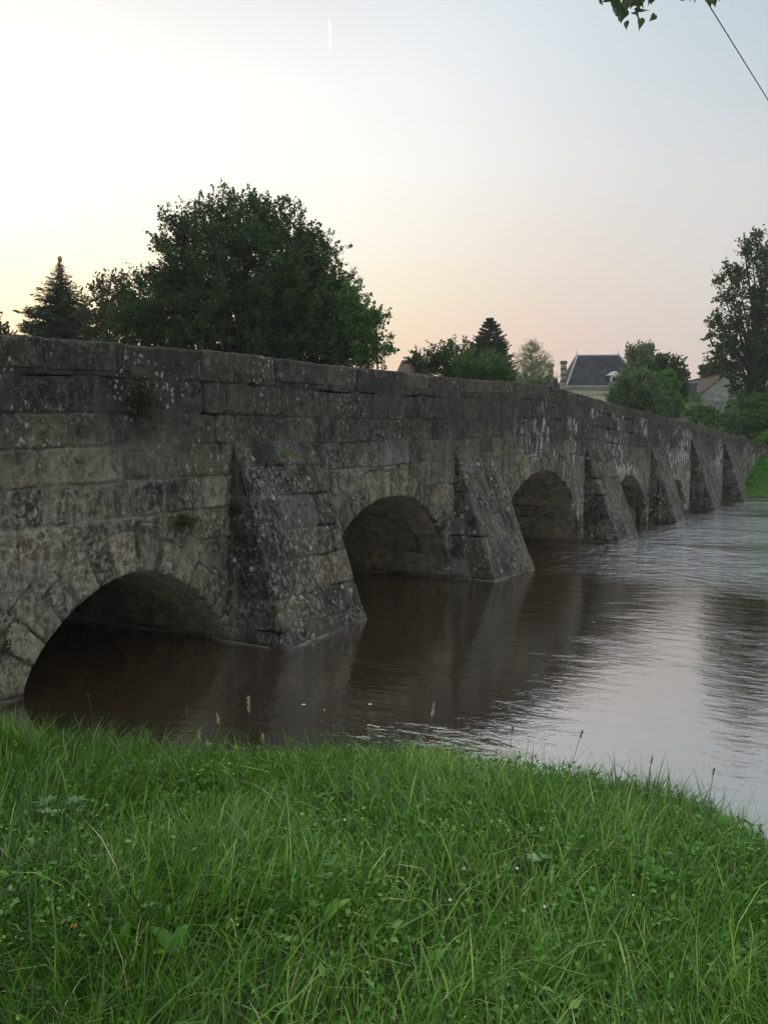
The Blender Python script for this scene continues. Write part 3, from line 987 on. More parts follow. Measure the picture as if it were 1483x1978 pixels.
def broadleaf(name, label, cat, blobs, r, n, per, leaf, mat, seed, trunk_u=None, trunk_r=0.25, group=None, L=0.7, jit=0.16,
              shell=0.33, lump=0.22, limbs=24, stem=True, crown_name='crown', aspect=0.36, twigs=3, keep_z=0.3):
    rng = np.random.default_rng(seed)
    Pc, D = blob_points(blobs, r, n, rng, shell, lump, seed)
    u0 = trunk_u if trunk_u is not None else blobs[0][0]
    base = at(u0, 882, r); base[2] = gz(base) - 0.05
    root = empty(name, base)
    tag(root, label, cat, group)
    P = sprigs(Pc, D, per, L, rng, jit=jit, twigs=twigs)
    P = P[P[:, 2] > base[2] + keep_z]
    V, F = leaf_quads(P, leaf, rng, aspect)
    rr = np.repeat(np.clip(rng.normal(0.42, 0.24, len(P)) + 0.22 * fbm(P[:, 0] * 0.5, P[:, 1] * 0.5, P[:, 2] * 0.5, seed=seed, octv=2), 0, 1), 4)
    mesh_obj(crown_name, V - base, F, mat, root, attrs=dict(rnd=rr), smooth=False)
    if stem:
        mb = MB()
        cz = Pc[:, 2].mean(); top = Pc[:, 2].max()
        zz = np.linspace(base[2] - 0.3, base[2] + (top - base[2]) * 0.82, 9)
        tr = np.stack([base[0] + 0.25 * trunk_r * np.sin(zz * 0.9 + seed), base[1] + 0.25 * trunk_r * np.cos(zz * 0.7), zz], -1)
        mb.tube(tr - base, np.linspace(trunk_r, trunk_r * 0.2, 9), 8)
        idx = rng.choice(len(Pc), min(limbs, len(Pc)), replace=False)
        for j in idx:
            e = Pc[j]
            s0 = min(max(base[2] + 0.22 * (e[2] - base[2]), base[2] + 0.6), zz[-2])
            s = np.array([base[0], base[1], s0 + rng.uniform(0, 0.35) * max(e[2] - s0, 0)])
            m1 = s + (e - s) * 0.5 + np.array([0, 0, 0.06]) * np.linalg.norm(e - s)
            mb.tube(np.array([s, m1, e]) - base, [trunk_r * 0.34, trunk_r * 0.2, trunk_r * 0.05], 5)
        mb.build('trunk', M_BARK, root)
    return root


M_LEAF_DARK = leaf_material("leaf_dark", (0.024, 0.046, 0.018), (0.052, 0.094, 0.034), (0.11, 0.165, 0.055))
M_LEAF_MID = leaf_material("leaf_mid", (0.040, 0.085, 0.024), (0.080, 0.155, 0.040), (0.14, 0.23, 0.06))
M_LEAF_BRIGHT = leaf_material("leaf_bright", (0.060, 0.15, 0.026), (0.115, 0.25, 0.040), (0.18, 0.34, 0.06))
M_LEAF_GREY = leaf_material("leaf_grey", (0.080, 0.125, 0.060), (0.14, 0.20, 0.10), (0.21, 0.27, 0.14))
M_LEAF_PALE = leaf_material("leaf_pale", (0.20, 0.225, 0.15), (0.30, 0.33, 0.22), (0.40, 0.42, 0.28), trans=0.45)
M_LEAF_RED = leaf_material("leaf_red", (0.050, 0.050, 0.024), (0.085, 0.080, 0.036), (0.13, 0.13, 0.055))
M_NEEDLE = leaf_material("needle", (0.022, 0.036, 0.018), (0.045, 0.066, 0.032), (0.085, 0.085, 0.045), trans=0.15)

# --- trees beyond the bridge, left to right
broadleaf("round_tree", "dark green tree mostly cut off by the left edge, behind the parapet", "tree",
          [(-52, 655, 48, 70)], 48, 110, 90, 0.17, M_LEAF_DARK, 11, trunk_r=0.25)


def conifer(name, label, u, v_top, r, half_px, v_ref, mat, seed, droop=0.25, tiers=40, spray=0.34, trunk_r=0.2, low=0.08, dens=1.0, pw=0.85):
    rng = np.random.default_rng(seed)
    top = at(u, v_top, r); base = top.copy(); base[2] = gz(base)
    k = r / FPX
    Rb = half_px * k / ((v_ref - v_top) * k) ** pw
    root = empty(name, base); tag(root, label, "tree", None)
    H_ = top[2] - base[2]
    P = []; A = []; mb = MB()
    for i in range(tiers):
        q = (i + 0.7) / tiers
        dz = H_ * (1 - low) * q ** 1.05
        Lb = Rb * dz ** pw
        nb = int((5 + 9 * q) * dens)
        ph = rng.uniform(0, 6.28)
        for j in range(nb):
            a = ph + j * 6.283 / nb + rng.normal(0, 0.2)
            L_ = Lb * rng.uniform(0.55, 1.30)
            m_ = max(6, int(L_ / 0.10))
            t = np.linspace(0.08, 1, m_)
            zz = top[2] - dz + 0.25 * L_ * 0.3 - droop * L_ * t + droop * 0.75 * L_ * t ** 3 + rng.normal(0, 0.08)
            ax = np.array([math.cos(a), math.sin(a), 0])
            pts = np.stack([top[0] + ax[0] * L_ * t, top[1] + ax[1] * L_ * t, zz], -1)
            if L_ > 0.5 and rng.random() < 0.5:
                mb.tube(pts[[0, m_ // 2, m_ - 1]] - base, [0.03, 0.02, 0.008], 4)
            for rep in range(4):
                side = np.array([-ax[1], ax[0], 0])
                w_ = rng.uniform(-1, 1, m_)
                q_ = pts + side * (w_ * 0.26 * L_ * (1 - t) ** 0.6 * 0.9)[:, None] + rng.normal(0, 0.05, (m_, 3))
                dirn = ax * 0.7 + side * np.sign(w_)[:, None] * 0.55 + rng.normal(0, 0.35, (m_, 3)) + np.array([0, 0, 0.12])
                dirn /= np.linalg.norm(dirn, axis=1)[:, None]
                P.append(q_); A.append(dirn)
    # leader
    lead = np.stack([np.full(14, top[0]), np.full(14, top[1]), np.linspace(top[2] - 1.0, top[2] + 0.25, 14)], -1)
    P.append(lead); A.append(np.tile([0.05, 0, 1.0], (14, 1)))
    P = np.concatenate(P); A = np.concatenate(A)
    V, F = leaf_quads(P, spray * np.clip(0.25 + (top[2] - P[:, 2]) / (0.35 * H_), 0.3, 1), rng, 0.09, axis=A, fold=0.03)
    rr = np.repeat(rng.uniform(0, 1, len(P)), 4)
    mesh_obj('crown', V - base, F, mat, root, attrs=dict(rnd=rr), smooth=False)
    zz = np.linspace(base[2] - 0.2, top[2] - 0.1, 6)
    mb.tube(np.stack([0 * zz, 0 * zz, zz - base[2]], -1), np.linspace(trunk_r, 0.02, 6), 7)
    mb.build('trunk', M_BARK, root)
    return root


conifer("spruce_tree", "dark conical spruce with a pointed top behind the left end of the parapet", 116, 499, 50, 82, 650, M_NEEDLE, 21, dens=2.6, spray=0.38, pw=0.95)
broadleaf("young_tree", "thin sparse tree filling the gap between the pointed spruce and the big round tree", "tree",
          [(222, 585, 36, 42), (190, 630, 36, 34), (250, 640, 48, 40), (232, 560, 22, 20)], 46, 190, 60, 0.13, M_LEAF_RED, 31, trunk_u=225, trunk_r=0.12, L=0.75, jit=0.12)
broadleaf("lime_tree", "largest broad domed dark green tree rising behind the parapet against the glowing sky", "tree",
          [(455, 545, 150, 130, 140), (545, 500, 62, 105, 70), (452, 440, 58, 58, 60), (385, 520, 72, 60, 80), (330, 600, 68, 70, 90), (580, 600, 110, 95, 110),
           (640, 650, 74, 70, 80), (455, 650, 190, 80, 130), (610, 520, 42, 60, 50), (625, 575, 46, 48, 60), (670, 640, 40, 44, 50), (680, 665, 38, 44, 50), (270, 640, 55, 50, 60)],
          40, 1900, 99, 0.125, M_LEAF_DARK, 41, trunk_u=475, trunk_r=0.5, L=0.75, jit=0.15, limbs=60, shell=0.36)
broadleaf("bright_shrub", "small light green leafy tree at the right foot of the big domed tree", "tree",
          [(708, 625, 24, 20), (736, 608, 12, 5), (692, 600, 12, 28), (722, 676, 26, 22), (676, 575, 10, 22)], 33, 90, 60, 0.11, M_LEAF_MID, 42, trunk_u=730, trunk_r=0.08, L=0.5, jit=0.09)

# shrubs at the parapet, monkey puzzle, pale tree
broadleaf("shrub", "dark bushy shrub peeping over the parapet left of the spiky monkey puzzle tree", "shrub",
          [(850, 710, 50, 34), (878, 695, 40, 26), (825, 700, 28, 20), (910, 715, 48, 32), (900, 688, 18, 14)], 55, 260, 66, 0.14, M_LEAF_DARK, 51, trunk_u=860, trunk_r=0.12, L=0.6, jit=0.12)
broadleaf("shrub", "low mid green shrub over the parapet in front of the monkey puzzle tree", "shrub",
          [(940, 712, 38, 24), (905, 705, 26, 18), (968, 728, 20, 14)], 50, 120, 66, 0.12, M_LEAF_MID, 52, trunk_u=940, trunk_r=0.1, L=0.5, jit=0.12)


def monkey_puzzle(u, v_top, r, half_px, v_ref, seed):
    rng = np.random.default_rng(seed)
    top = at(u, v_top, r); base = top.copy(); base[2] = gz(base)
    k = r / FPX; H_ = top[2] - base[2]
    root = empty("monkey_puzzle_tree", base)
    tag(root, "dark spiky monkey puzzle tree with a rounded cone shape above the middle of the bridge", "tree")
    P = []; A = []; mb = MB(); wood = MB()
    Rm = half_px * k * 1.08
    for i in range(34):
        q = (i + 0.5) / 34
        dz = q * H_ * 0.9
        Lb = Rm * min(1.0, (dz / ((v_ref - v_top) * k)) ** 0.62)
        nb = 7 if q < 0.2 else 10
        ph = rng.uniform(0, 6.28)
        for j in range(nb):
            a = ph + j * 6.283 / nb + rng.normal(0, 0.15)
            L_ = Lb * rng.uniform(0.8, 1.1)
            ax = np.array([math.cos(a), math.sin(a), 0]); side = np.array([-ax[1], ax[0], 0])
            t = np.linspace(0, 1, 9)
            zz = -0.30 * L_ * t + 0.42 * L_ * t ** 2.2
            pts = np.array([top[0], top[1], top[2] - dz]) + ax * (L_ * t)[:, None] + np.array([0, 0, 1]) * zz[:, None]
            segs = [pts]
            for s in (0.45, 0.6, 0.75, 0.88):
                o_ = pts[0] + (pts[-1] - pts[0]) * s; o_[2] = np.interp(s, t, pts[:, 2])
                for sg in (-1, 1):
                    l2 = L_ * 0.34 * rng.uniform(0.7, 1.2)
                    tt_ = np.linspace(0, 1, 5)[:, None]
                    segs.append(o_ + (ax * 0.65 + side * sg * 0.8) * l2 * tt_ + np.array([0, 0, 0.35]) * l2 * tt_ ** 2)
            for sgm in segs:
                m_ = max(5, int(np.linalg.norm(sgm[-1] - sgm[0]) / 0.07))
                tq = np.linspace(0, 1, m_)
                ctr = np.stack([np.interp(tq, np.linspace(0, 1, len(sgm)), sgm[:, c_]) for c_ in range(3)], -1)
                T = (sgm[-1] - sgm[0]); T = T / (np.linalg.norm(T) + 1e-9)
                for rep in range(3):
                    dd = rand_dirs(m_, rng) * 0.9 + T
                    dd /= np.linalg.norm(dd, axis=1)[:, None]
                    P.append(ctr + dd * 0.06); A.append(dd)
            wood.tube(pts[[0, 4, 8]] - base, [0.05, 0.04, 0.02], 4)
    P = np.concatenate(P); A = np.concatenate(A)
    V, F = leaf_quads(P, 0.20, rng, 0.22, axis=A, fold=0.05)
    mesh_obj('crown', V - base, F, M_NEEDLE, root, attrs=dict(rnd=np.repeat(rng.uniform(0, 0.9, len(P)), 4)), smooth=False)
    zz = np.linspace(-0.2, H_ - 0.05, 6)
    wood.tube(np.stack([0 * zz, 0 * zz, zz], -1), np.linspace(0.3, 0.05, 6), 8)
    wood.build('trunk', M_BARK, root)


monkey_puzzle(946, 614, 78, 43, 715, 61)


def sparse_tree(u, v_top, r, half_px, v_ref, seed):
    rng = np.random.default_rng(seed)
    top = at(u, v_top, r); base = top.copy(); base[2] = gz(base)
    k = r / FPX; H_ = top[2] - base[2]; Hc = (v_ref - v_top) * k
    root = empty("bald_cypress_tree", base)
    tag(root, "pale thinly leaved tree whose bare twigs show, just left of the slate roofed mansion", "tree")
    wood = MB(); P = []
    for i in range(120):
        q = rng.uniform(0.02, 1.0)
        dz = Hc * 1.4 * q
        L_ = half_px * k * 1.1 * min(1, (dz / Hc) ** 0.7) * rng.uniform(0.75, 1.1)
        a = rng.uniform(0, 6.28)
        ax = np.array([math.cos(a), math.sin(a), 0])
        t = np.linspace(0, 1, 6)[:, None]
        pts = np.array([0, 0, H_ - dz - 0.15 * L_]) + ax * L_ * t + np.array([0, 0, 0.45]) * L_ * t ** 1.2
        wood.tube(pts, np.linspace(0.035, 0.008, 6), 4)
        for s in range(int(6 + 6 * q)):
            tq = rng.uniform(0.25, 1.0); o_ = pts[0] + (pts[-1] - pts[0]) * tq
            d_ = ax * 0.5 + rng.normal(0, 0.6, 3) + np.array([0, 0, 0.35]); d_ /= np.linalg.norm(d_)
            l2 = rng.uniform(0.3, 0.8)
            wood.tube(np.array([o_, o_ + d_ * l2]), [0.010, 0.005], 3)
            nl = 5 + int(16 * q)
            P.append(o_ + d_ * l2 * rng.uniform(0.2, 1.0, (nl, 1)) + rng.normal(0, 0.09, (nl, 3)))
    P = np.concatenate(P)
    V, F = leaf_quads(P, 0.11, rng, 0.3)
    mesh_obj('crown', V, F, M_LEAF_PALE, root, attrs=dict(rnd=np.repeat(rng.uniform(0, 1, len(P)), 4)), smooth=False)
    zz = np.linspace(-0.2, H_, 6)
    wood.tube(np.stack([0 * zz, 0 * zz, zz], -1), np.linspace(0.22, 0.02, 6), 6)
    wood.build('trunk', M_TWIG, root)


M_TWIG = simple_material("twig", (0.10, 0.09, 0.075), (0.16, 0.145, 0.12), 3.0)
sparse_tree(1027, 662, 88, 40, 725, 71)
broadleaf("shrub", "small grey green shrub beside the mansion chimneys above the parapet", "shrub",
          [(1050, 738, 14, 12), (1010, 736, 26, 14)], 84, 50, 60, 0.14, M_LEAF_GREY, 72, trunk_r=0.06, L=0.4, jit=0.1)

# right-hand group
broadleaf("poplar_tree", "hazy grey green tree with upright feathery tufts right of the slate roof", "tree",
          [(1234, 684, 16, 10), (1222, 690, 8, 12), (1252, 698, 14, 14), (1240, 710, 16, 14)], 105, 110, 60, 0.26, M_LEAF_GREY, 81, trunk_r=0.25, L=1.1, jit=0.22)
broadleaf("round_tree", "dark round tree standing behind the bright green bush, right of the mansion", "tree",
          [(1290, 712, 24, 14), (1306, 735, 14, 26), (1272, 712, 14, 14), (1298, 765, 18, 28), (1322, 792, 18, 20), (1255, 800, 30, 20)], 92, 260, 66, 0.24, M_LEAF_DARK, 82, trunk_r=0.25, L=0.9, jit=0.22)
broadleaf("bush", "dull grey green rounded bush over the parapet in front of the mansion", "bush",
          [(1226, 746, 34, 28), (1196, 768, 14, 12), (1250, 782, 44, 26), (1212, 772, 30, 18)], 74, 300, 70, 0.17, M_LEAF_GREY, 83, trunk_r=0.15, L=0.6, jit=0.15)
broadleaf("bush", "bright green bush between the dull rounded bush and the stone barn", "bush",
          [(1278, 746, 24, 22), (1296, 785, 16, 24), (1182, 766, 8, 8), (1286, 735, 12, 10)], 78, 200, 66, 0.18, M_LEAF_BRIGHT, 84, trunk_u=1285, trunk_r=0.15, L=0.6, jit=0.15)
conifer("fir_tree", "small dark pointed conifer far behind the barn, left of the tall airy tree", 1366, 676, 115, 26, 740, M_NEEDLE, 22, tiers=22, spray=0.6, dens=0.7)
broadleaf("bush", "dark low bush behind the brown barn roof beside the tall airy tree", "bush",
          [(1378, 716, 16, 9)], 112, 50, 60, 0.3, M_LEAF_DARK, 85, trunk_r=0.15, L=0.8, jit=0.25)
broadleaf("ash_tree", "tall airy dark tree with sky showing through its crown at the right edge", "tree",
          [(1442, 500, 20, 28, 40), (1468, 490, 20, 26, 30), (1415, 556, 24, 30, 50), (1450, 590, 44, 44, 60), (1392, 632, 22, 26, 44), (1500, 560, 40, 70, 60),
           (1436, 680, 46, 56, 60), (1405, 690, 20, 34, 40), (1500, 680, 50, 80, 60), (1426, 730, 20, 32, 46), (1466, 750, 40, 34, 50)],
          78, 560, 54, 0.22, M_LEAF_DARK, 91, trunk_u=1462, trunk_r=0.42, L=1.05, jit=0.17, limbs=70, shell=0.45, lump=0.4)
broadleaf("hedge", "dark green clipped hedge running along the far bank above the end of the parapet", "hedge",
          [(1405, 826, 60, 22, 40), (1450, 822, 50, 26, 40), (1490, 820, 50, 30, 40), (1370, 808, 40, 16, 20), (1530, 815, 50, 40, 40), (1500, 850, 40, 18, 30)], 66, 420, 66, 0.12, M_LEAF_MID, 92, stem=False, L=0.4, jit=0.13, shell=0.3, crown_name='foliage')
broadleaf("hedge", "reddish brown low hedge in front of the stone barn wall", "hedge",
          [(1345, 800, 18, 7, 14), (1362, 796, 16, 7, 12)], 72, 60, 66, 0.12, M_LEAF_RED, 93, stem=False, L=0.3, jit=0.1, crown_name='foliage')
broadleaf("bush", "yellow green leafy bush under the tall airy tree beside the hedge", "bush",
          [(1442, 786, 26, 18), (1480, 790, 30, 20)], 70, 130, 60, 0.17, M_LEAF_MID, 94, trunk_r=0.1, L=0.6, jit=0.15)
broadleaf("bush", "small bright green bush at the very end of the bridge parapet", "bush",
          [(1486, 848, 16, 10)], 61, 30, 60, 0.10, M_LEAF_BRIGHT, 95, trunk_r=0.05, L=0.3, jit=0.1, keep_z=0.05)
broadleaf("bush", "small pale green bush against the rough stone barn wall", "bush",
          [(1342, 782, 11, 14), (1325, 790, 10, 10)], 86, 30, 50, 0.14, M_LEAF_BRIGHT, 96, trunk_r=0.05, L=0.5, jit=0.1)

# a wooded background belt for other viewpoints, far behind the trees
rng = np.random.default_rng(7)
Pw = []
for a in np.linspace(-1.9, 1.5, 140):
    rr_ = 190 + 25 * math.sin(a * 5)
    c_ = np.array([CAM[0] - math.sin(a) * rr_, CAM[1] + math.cos(a) * rr_, 0])
    hgt_ = 4.2 + 1.3 * math.sin(a * 13) + rng.uniform(-0.8, 0.8)
    q = rand_dirs(260, rng) * (rng.uniform(0, 1, (260, 1)) ** 0.3)
    c_[2] = gz(c_)
    Pw.append(c_ + q * np.array([6, 6, hgt_]) + np.array([0, 0, hgt_]))
Pw = np.concatenate(Pw)
V, F = leaf_quads(Pw, 1.1, rng, 0.4)
far_w = mesh_obj("far_woods", V, F, M_LEAF_GREY, attrs=dict(rnd=np.repeat(rng.uniform(0, 1, len(Pw)), 4)), smooth=False)
tag(far_w, kind='stuff')

# ------------------------------------------------------------------ houses
def tilemat(name, c1, c2, sc=6.0):
    m, b, p, o = mat_new(name)
    P = b.n('ShaderNodeTexCoord').outputs['Object']
    br = b.n('ShaderNodeTexBrick'); br.inputs['Scale'].default_value = sc
    b.put(br.inputs['Vector'], b.mapping(P, rot=(math.radians(90), 0, 0)))
    br.inputs['Color1'].default_value = (*c1, 1); br.inputs['Color2'].default_value = (*c2, 1)
    br.inputs['Mortar'].default_value = (*[q * 0.45 for q in c1], 1)
    n = b.noise(P, 0.9, 6, 0.65)
    b.put(p.inputs['Base Color'], b.mix(b.step(n, 0.40, 0.64, to0=0.0, to1=0.7), br.outputs[0], tuple(q * 1.35 + 0.01 for q in c2)))
    p.inputs['Roughness'].default_value = 0.8
    p.inputs['Specular IOR Level'].default_value = 0.12
    return m


M_SLATE = tilemat("slate", (0.017, 0.018, 0.020), (0.032, 0.033, 0.036), 3.0)
M_ZINC = simple_material("zinc", (0.24, 0.26, 0.29), (0.32, 0.34, 0.37), 5.0, rough=0.5)
M_CREAM = simple_material("cream_render", (0.36, 0.33, 0.27), (0.46, 0.425, 0.35), 1.2)
M_TRIM = simple_material("pale_stone", (0.24, 0.235, 0.21), (0.40, 0.39, 0.35), 2.5)
M_CHIM = simple_material("chimney_stone", (0.13, 0.12, 0.11), (0.38, 0.36, 0.32), 3.2)
M_CHIMD = simple_material("sooty_brick", (0.05, 0.045, 0.04), (0.14, 0.12, 0.10), 3.2)
M_GLASS = simple_material("dark_pane", (0.012, 0.013, 0.015), (0.02, 0.022, 0.025), 1.0, rough=0.08, spec=0.5)
M_TILE = tilemat("clay_tile", (0.070, 0.048, 0.038), (0.105, 0.070, 0.052), 5.0)
M_REDTILE = tilemat("red_tile", (0.075, 0.045, 0.038), (0.10, 0.062, 0.05), 5.0)
M_WHITE = simple_material("white_paint", (0.60, 0.62, 0.62), (0.72, 0.73, 0.72), 3.0)
M_GREYWALL = simple_material("grey_render", (0.085, 0.095, 0.095), (0.12, 0.13, 0.13), 2.0)
m, b, p, o = mat_new("rubble_wall")
P = b.n('ShaderNodeTexCoord').outputs['Object']
vd = b.voro(P, 2.6, 'Distance', 'DISTANCE_TO_EDGE')
vc = b.n('ShaderNodeSeparateColor'); b.put(vc.inputs[0], b.voro(P, 2.6, 'Color'))
col = b.mix(vc.outputs[0], (0.16, 0.16, 0.15), (0.42, 0.42, 0.40))
col = b.mix(b.step(b.noise(P, 5.0, 6, 0.7), 0.35, 0.65), col, (0.22, 0.22, 0.20))
b.put(p.inputs['Base Color'], b.mix(b.step(vd, 0.06, 0.0), col, (0.13, 0.13, 0.12)))
p.inputs['Roughness'].default_value = 0.9
M_RUBBLE = m


def local_empty(name, u, r, rz_extra=0.0):
    P = at(u, 882, r); P[2] = gz(P)
    o = empty(name, P, bearing(P) + rz_extra)
    return o, P


# slate roofed mansion
ch, cP = local_empty("mansion", 1150, 120, math.radians(12))
tag(ch, "mansion with steep hipped slate roof, cream walls, tall chimneys and an oval dormer", "house")
k = 120 / FPX * 0.96
ez = 2.1 + (882 - 749) * k - cP[2]; rz_ = 2.1 + (882 - 688) * k - cP[2]
hw, dp = 5.0, 4.6
mb = MB(); mb.box((0, 0, (ez - 0.35) / 2), (2 * hw - 0.5, 2 * dp - 0.5, ez - 0.35)); mb.build('wall', M_CREAM, ch)
mb = MB()
mb.box((0, 0, ez - 0.18), (2 * hw + 0.25, 2 * dp + 0.25, 0.2)); mb.box((0, 0, ez - 0.42), (2 * hw - 0.1, 2 * dp - 0.1, 0.26)); mb.box((0, 0, ez - 1.25), (2 * hw - 0.36, 2 * dp - 0.36, 0.14))
mb.build('cornice', M_TRIM, ch)
rl = 2.85
mb = MB()
B_ = [(-hw - 0.05, -dp - 0.05, ez - 0.07), (hw + 0.05, -dp - 0.05, ez - 0.07), (hw + 0.05, dp + 0.05, ez - 0.07), (-hw - 0.05, dp + 0.05, ez - 0.07)]
T_ = [(-rl, -0.5, rz_), (rl, -0.5, rz_), (rl, 0.5, rz_), (-rl, 0.5, rz_)]
mb.hexa(B_ + T_)
roof = mb.build('roof', M_SLATE, ch)
mb = MB()
for i in range(4):
    mb.tube([B_[i], T_[i]], [0.13, 0.13], 6)
    mb.tube([T_[i], T_[(i + 1) % 4]], [0.12, 0.12], 6)
mb.build('hip_flashing', M_ZINC, roof)
for sx in (-1, 1):
    mb = MB()
    mb.tube([(sx * rl, 0, rz_), (sx * rl, 0, rz_ + 0.35), (sx * rl, 0, rz_ + 0.85)], [0.10, 0.06, 0.015], 6)
    mb.build('finial', M_ZINC, roof)


def chimney(x, y, z0, z1, wd, parent, mat=None):
    mb = MB()
    hh = z1 - z0
    mb.box((x, y, z0 + hh * 0.47), (wd, wd, hh * 0.94))
    for q in (0.55, 0.72):
        mb.box((x, y, z0 + hh * q), (wd * 1.06, wd * 1.06, 0.30))
    o = mb.build('chimney', mat or M_CHIM, parent)
    mb = MB()
    mb.box((x, y, z1 - 0.32), (wd * 1.32, wd * 1.32, 0.16)); mb.box((x, y, z1 - 0.12), (wd * 1.15, wd * 1.15, 0.22))
    return o, mb


for x, y, zt_ in ((-6.35, 0.6, 702), (-5.1, -2.6, 698)):
    zt2 = 2.1 + (882 - zt_) * k * (1 if y > 0 else 0.98) - cP[2]
    mb = MB(); mb.box((x, y, zt2 * 0.485), (0.66, 0.66, zt2 * 0.97))
    c1_ = mb.build('chimney', M_CHIM, ch)
    mb = MB()
    for q in (1.1, 1.9, 2.7): mb.box((x, y, zt2 - q), (0.72, 0.72, 0.34))
    mb.box((x, y, zt2 - 0.30), (0.90, 0.90, 0.16)); mb.box((x, y, zt2 - 0.11), (0.80, 0.80, 0.20))
    mb.build('cap', M_CHIMD, c1_)
c1_, mb = chimney(5.6, 1.5, ez - 1.0, 2.1 + (882 - 705) * k - cP[2], 1.0, ch, M_TRIM)
# dormer with an oval window
dm = MB()
dx, dy, dz = 1.35, -dp + 0.15, ez + 0.05
dm.box((dx, dy + 0.8, dz + 0.62), (1.15, 1.6, 1.25))
dm.box((dx, dy + 0.02, dz + 0.05), (1.5, 0.24, 0.14))
dorm = dm.build('dormer', M_TRIM, roof)
dm = MB()
dm.hexa([(dx - 1.0, dy - 0.15, dz + 1.20), (dx + 1.0, dy - 0.15, dz + 1.20), (dx + 1.0, dy + 1.7, dz + 1.20), (dx - 1.0, dy + 1.7, dz + 1.20),
         (dx - 0.12, dy - 0.15, dz + 1.78), (dx + 0.12, dy - 0.15, dz + 1.78), (dx + 0.12, dy + 1.7, dz + 1.78), (dx - 0.12, dy + 1.7, dz + 1.78)])
a = np.linspace(0, 2 * math.pi, 17)
dm.tube(np.stack([dx + 0.40 * np.cos(a), 0 * a + dy - 0.02, dz + 0.66 + 0.46 * np.sin(a)], -1), 0.07, 5)
dm.build('dormer_hood', M_WHITE, dorm)
dm = MB()
V = np.concatenate([[(dx, dy - 0.012, dz + 0.66)], np.stack([dx + 0.38 * np.cos(a[:-1]), 0 * a[:-1] + dy - 0.012, dz + 0.66 + 0.44 * np.sin(a[:-1])], -1)])
dm.add(V, None, [(0, i + 1, (i + 1) % 16 + 1) for i in range(16)])
dm.build('window', M_GLASS, dorm)
# windows of the upper floor
for i, x in enumerate((-3.3, -1.1, 1.1, 3.3)):
    wb = MB(); wb.box((x, -dp + 0.24, ez - 3.6), (1.1, 0.08, 2.0)); wo = wb.build('window', M_WHITE, ch)
    wb = MB(); wb.box((x, -dp + 0.18, ez - 3.6), (0.85, 0.06, 1.75)); wb.build('pane', M_GLASS, wo)
# lower wing behind the chimneys
mb = MB(); wz = ez + 0.6
mb.box((-6.6, 1.8, (ez - 0.8) / 2), (2.6, 4.2, ez - 0.8)); mb.build('wing_wall', M_CREAM, ch)
mb = MB()
mb.hexa([(-8.0, -0.4, ez - 0.8), (-5.2, -0.4, ez - 0.8), (-5.2, 4.0, ez - 0.8), (-8.0, 4.0, ez - 0.8), (-7.0, 1.5, ez + 1.5), (-5.2, 1.5, ez + 1.5), (-5.2, 2.1, ez + 1.5), (-7.0, 2.1, ez + 1.5)])
mb.build('wing_roof', M_SLATE, ch)

# barn
bn, bP = local_empty("barn", 1372, 95, math.radians(27))
tag(bn, "rubble stone barn with a steep brown tiled roof, half hidden by the tall airy tree", "barn")
k = 95 / FPX * 0.93
ez = 2.1 + (882 - 770) * k - bP[2]; rz_ = 2.1 + (882 - 727) * k - bP[2]
hwb, Lb = 3.2, 8.5
ox = 1.35
mb = MB()
mb.hexa([(ox - hwb, 0, 0), (ox + hwb, 0, 0), (ox + hwb, Lb, 0), (ox - hwb, Lb, 0), (ox - hwb, 0, ez), (ox + hwb, 0, ez), (ox + hwb, Lb, ez), (ox - hwb, Lb, ez)])
mb.add([(ox - hwb, 0, ez), (ox + hwb, 0, ez), (ox, 0, rz_)], None, [(0, 1, 2)])
mb.add([(ox - hwb, Lb, ez), (ox + hwb, Lb, ez), (ox, Lb, rz_)], None, [(0, 2, 1)])
mb.build('wall', M_RUBBLE, bn)
mb = MB()
for s in (-1, 1):
    e0 = np.array([ox + s * (hwb + 0.22), -0.12, ez - 0.16]); e1 = e0 + [0, Lb + 0.24, 0]
    t0 = np.array([ox, -0.12, rz_ + 0.05]); t1 = t0 + [0, Lb + 0.24, 0]
    up = np.array([0, 0, 0.14])
    mb.hexa([e0, t0, t1, e1, e0 + up, t0 + up, t1 + up, e1 + up])
rf = mb.build('roof', M_TILE, bn)
mb = MB(); mb.tube([(ox, -0.14, rz_ + 0.20), (ox, Lb + 0.14, rz_ + 0.20)], [0.09, 0.09], 6); mb.build('ridge_tiles', M_TILE, rf)
mb = MB(); sl = (rz_ - ez) / hwb
sx = ox - hwb * 0.72
mb.box((sx, 1.3, ez + sl * hwb * 0.28 + 0.16), (0.5, 0.55, 0.12)); mb.build('skylight', M_WHITE, rf)
# flat-roofed grey shed
sh, sP = local_empty("shed", 1327, 92)
tag(sh, "small grey flat roofed shed with a pale roof edge, left of the brown barn roof", "shed")
k = 92 / FPX * 0.93
zt_ = 2.1 + (882 - 741) * k - sP[2]
mb = MB(); mb.box((0, 1.2, zt_ / 2), (1.45, 2.4, zt_)); mb.build('wall', M_GREYWALL, sh)
mb = MB(); mb.box((0, 1.2, zt_ + 0.12), (1.65, 2.6, 0.24)); mb.build('roof_edge', M_ZINC, sh)
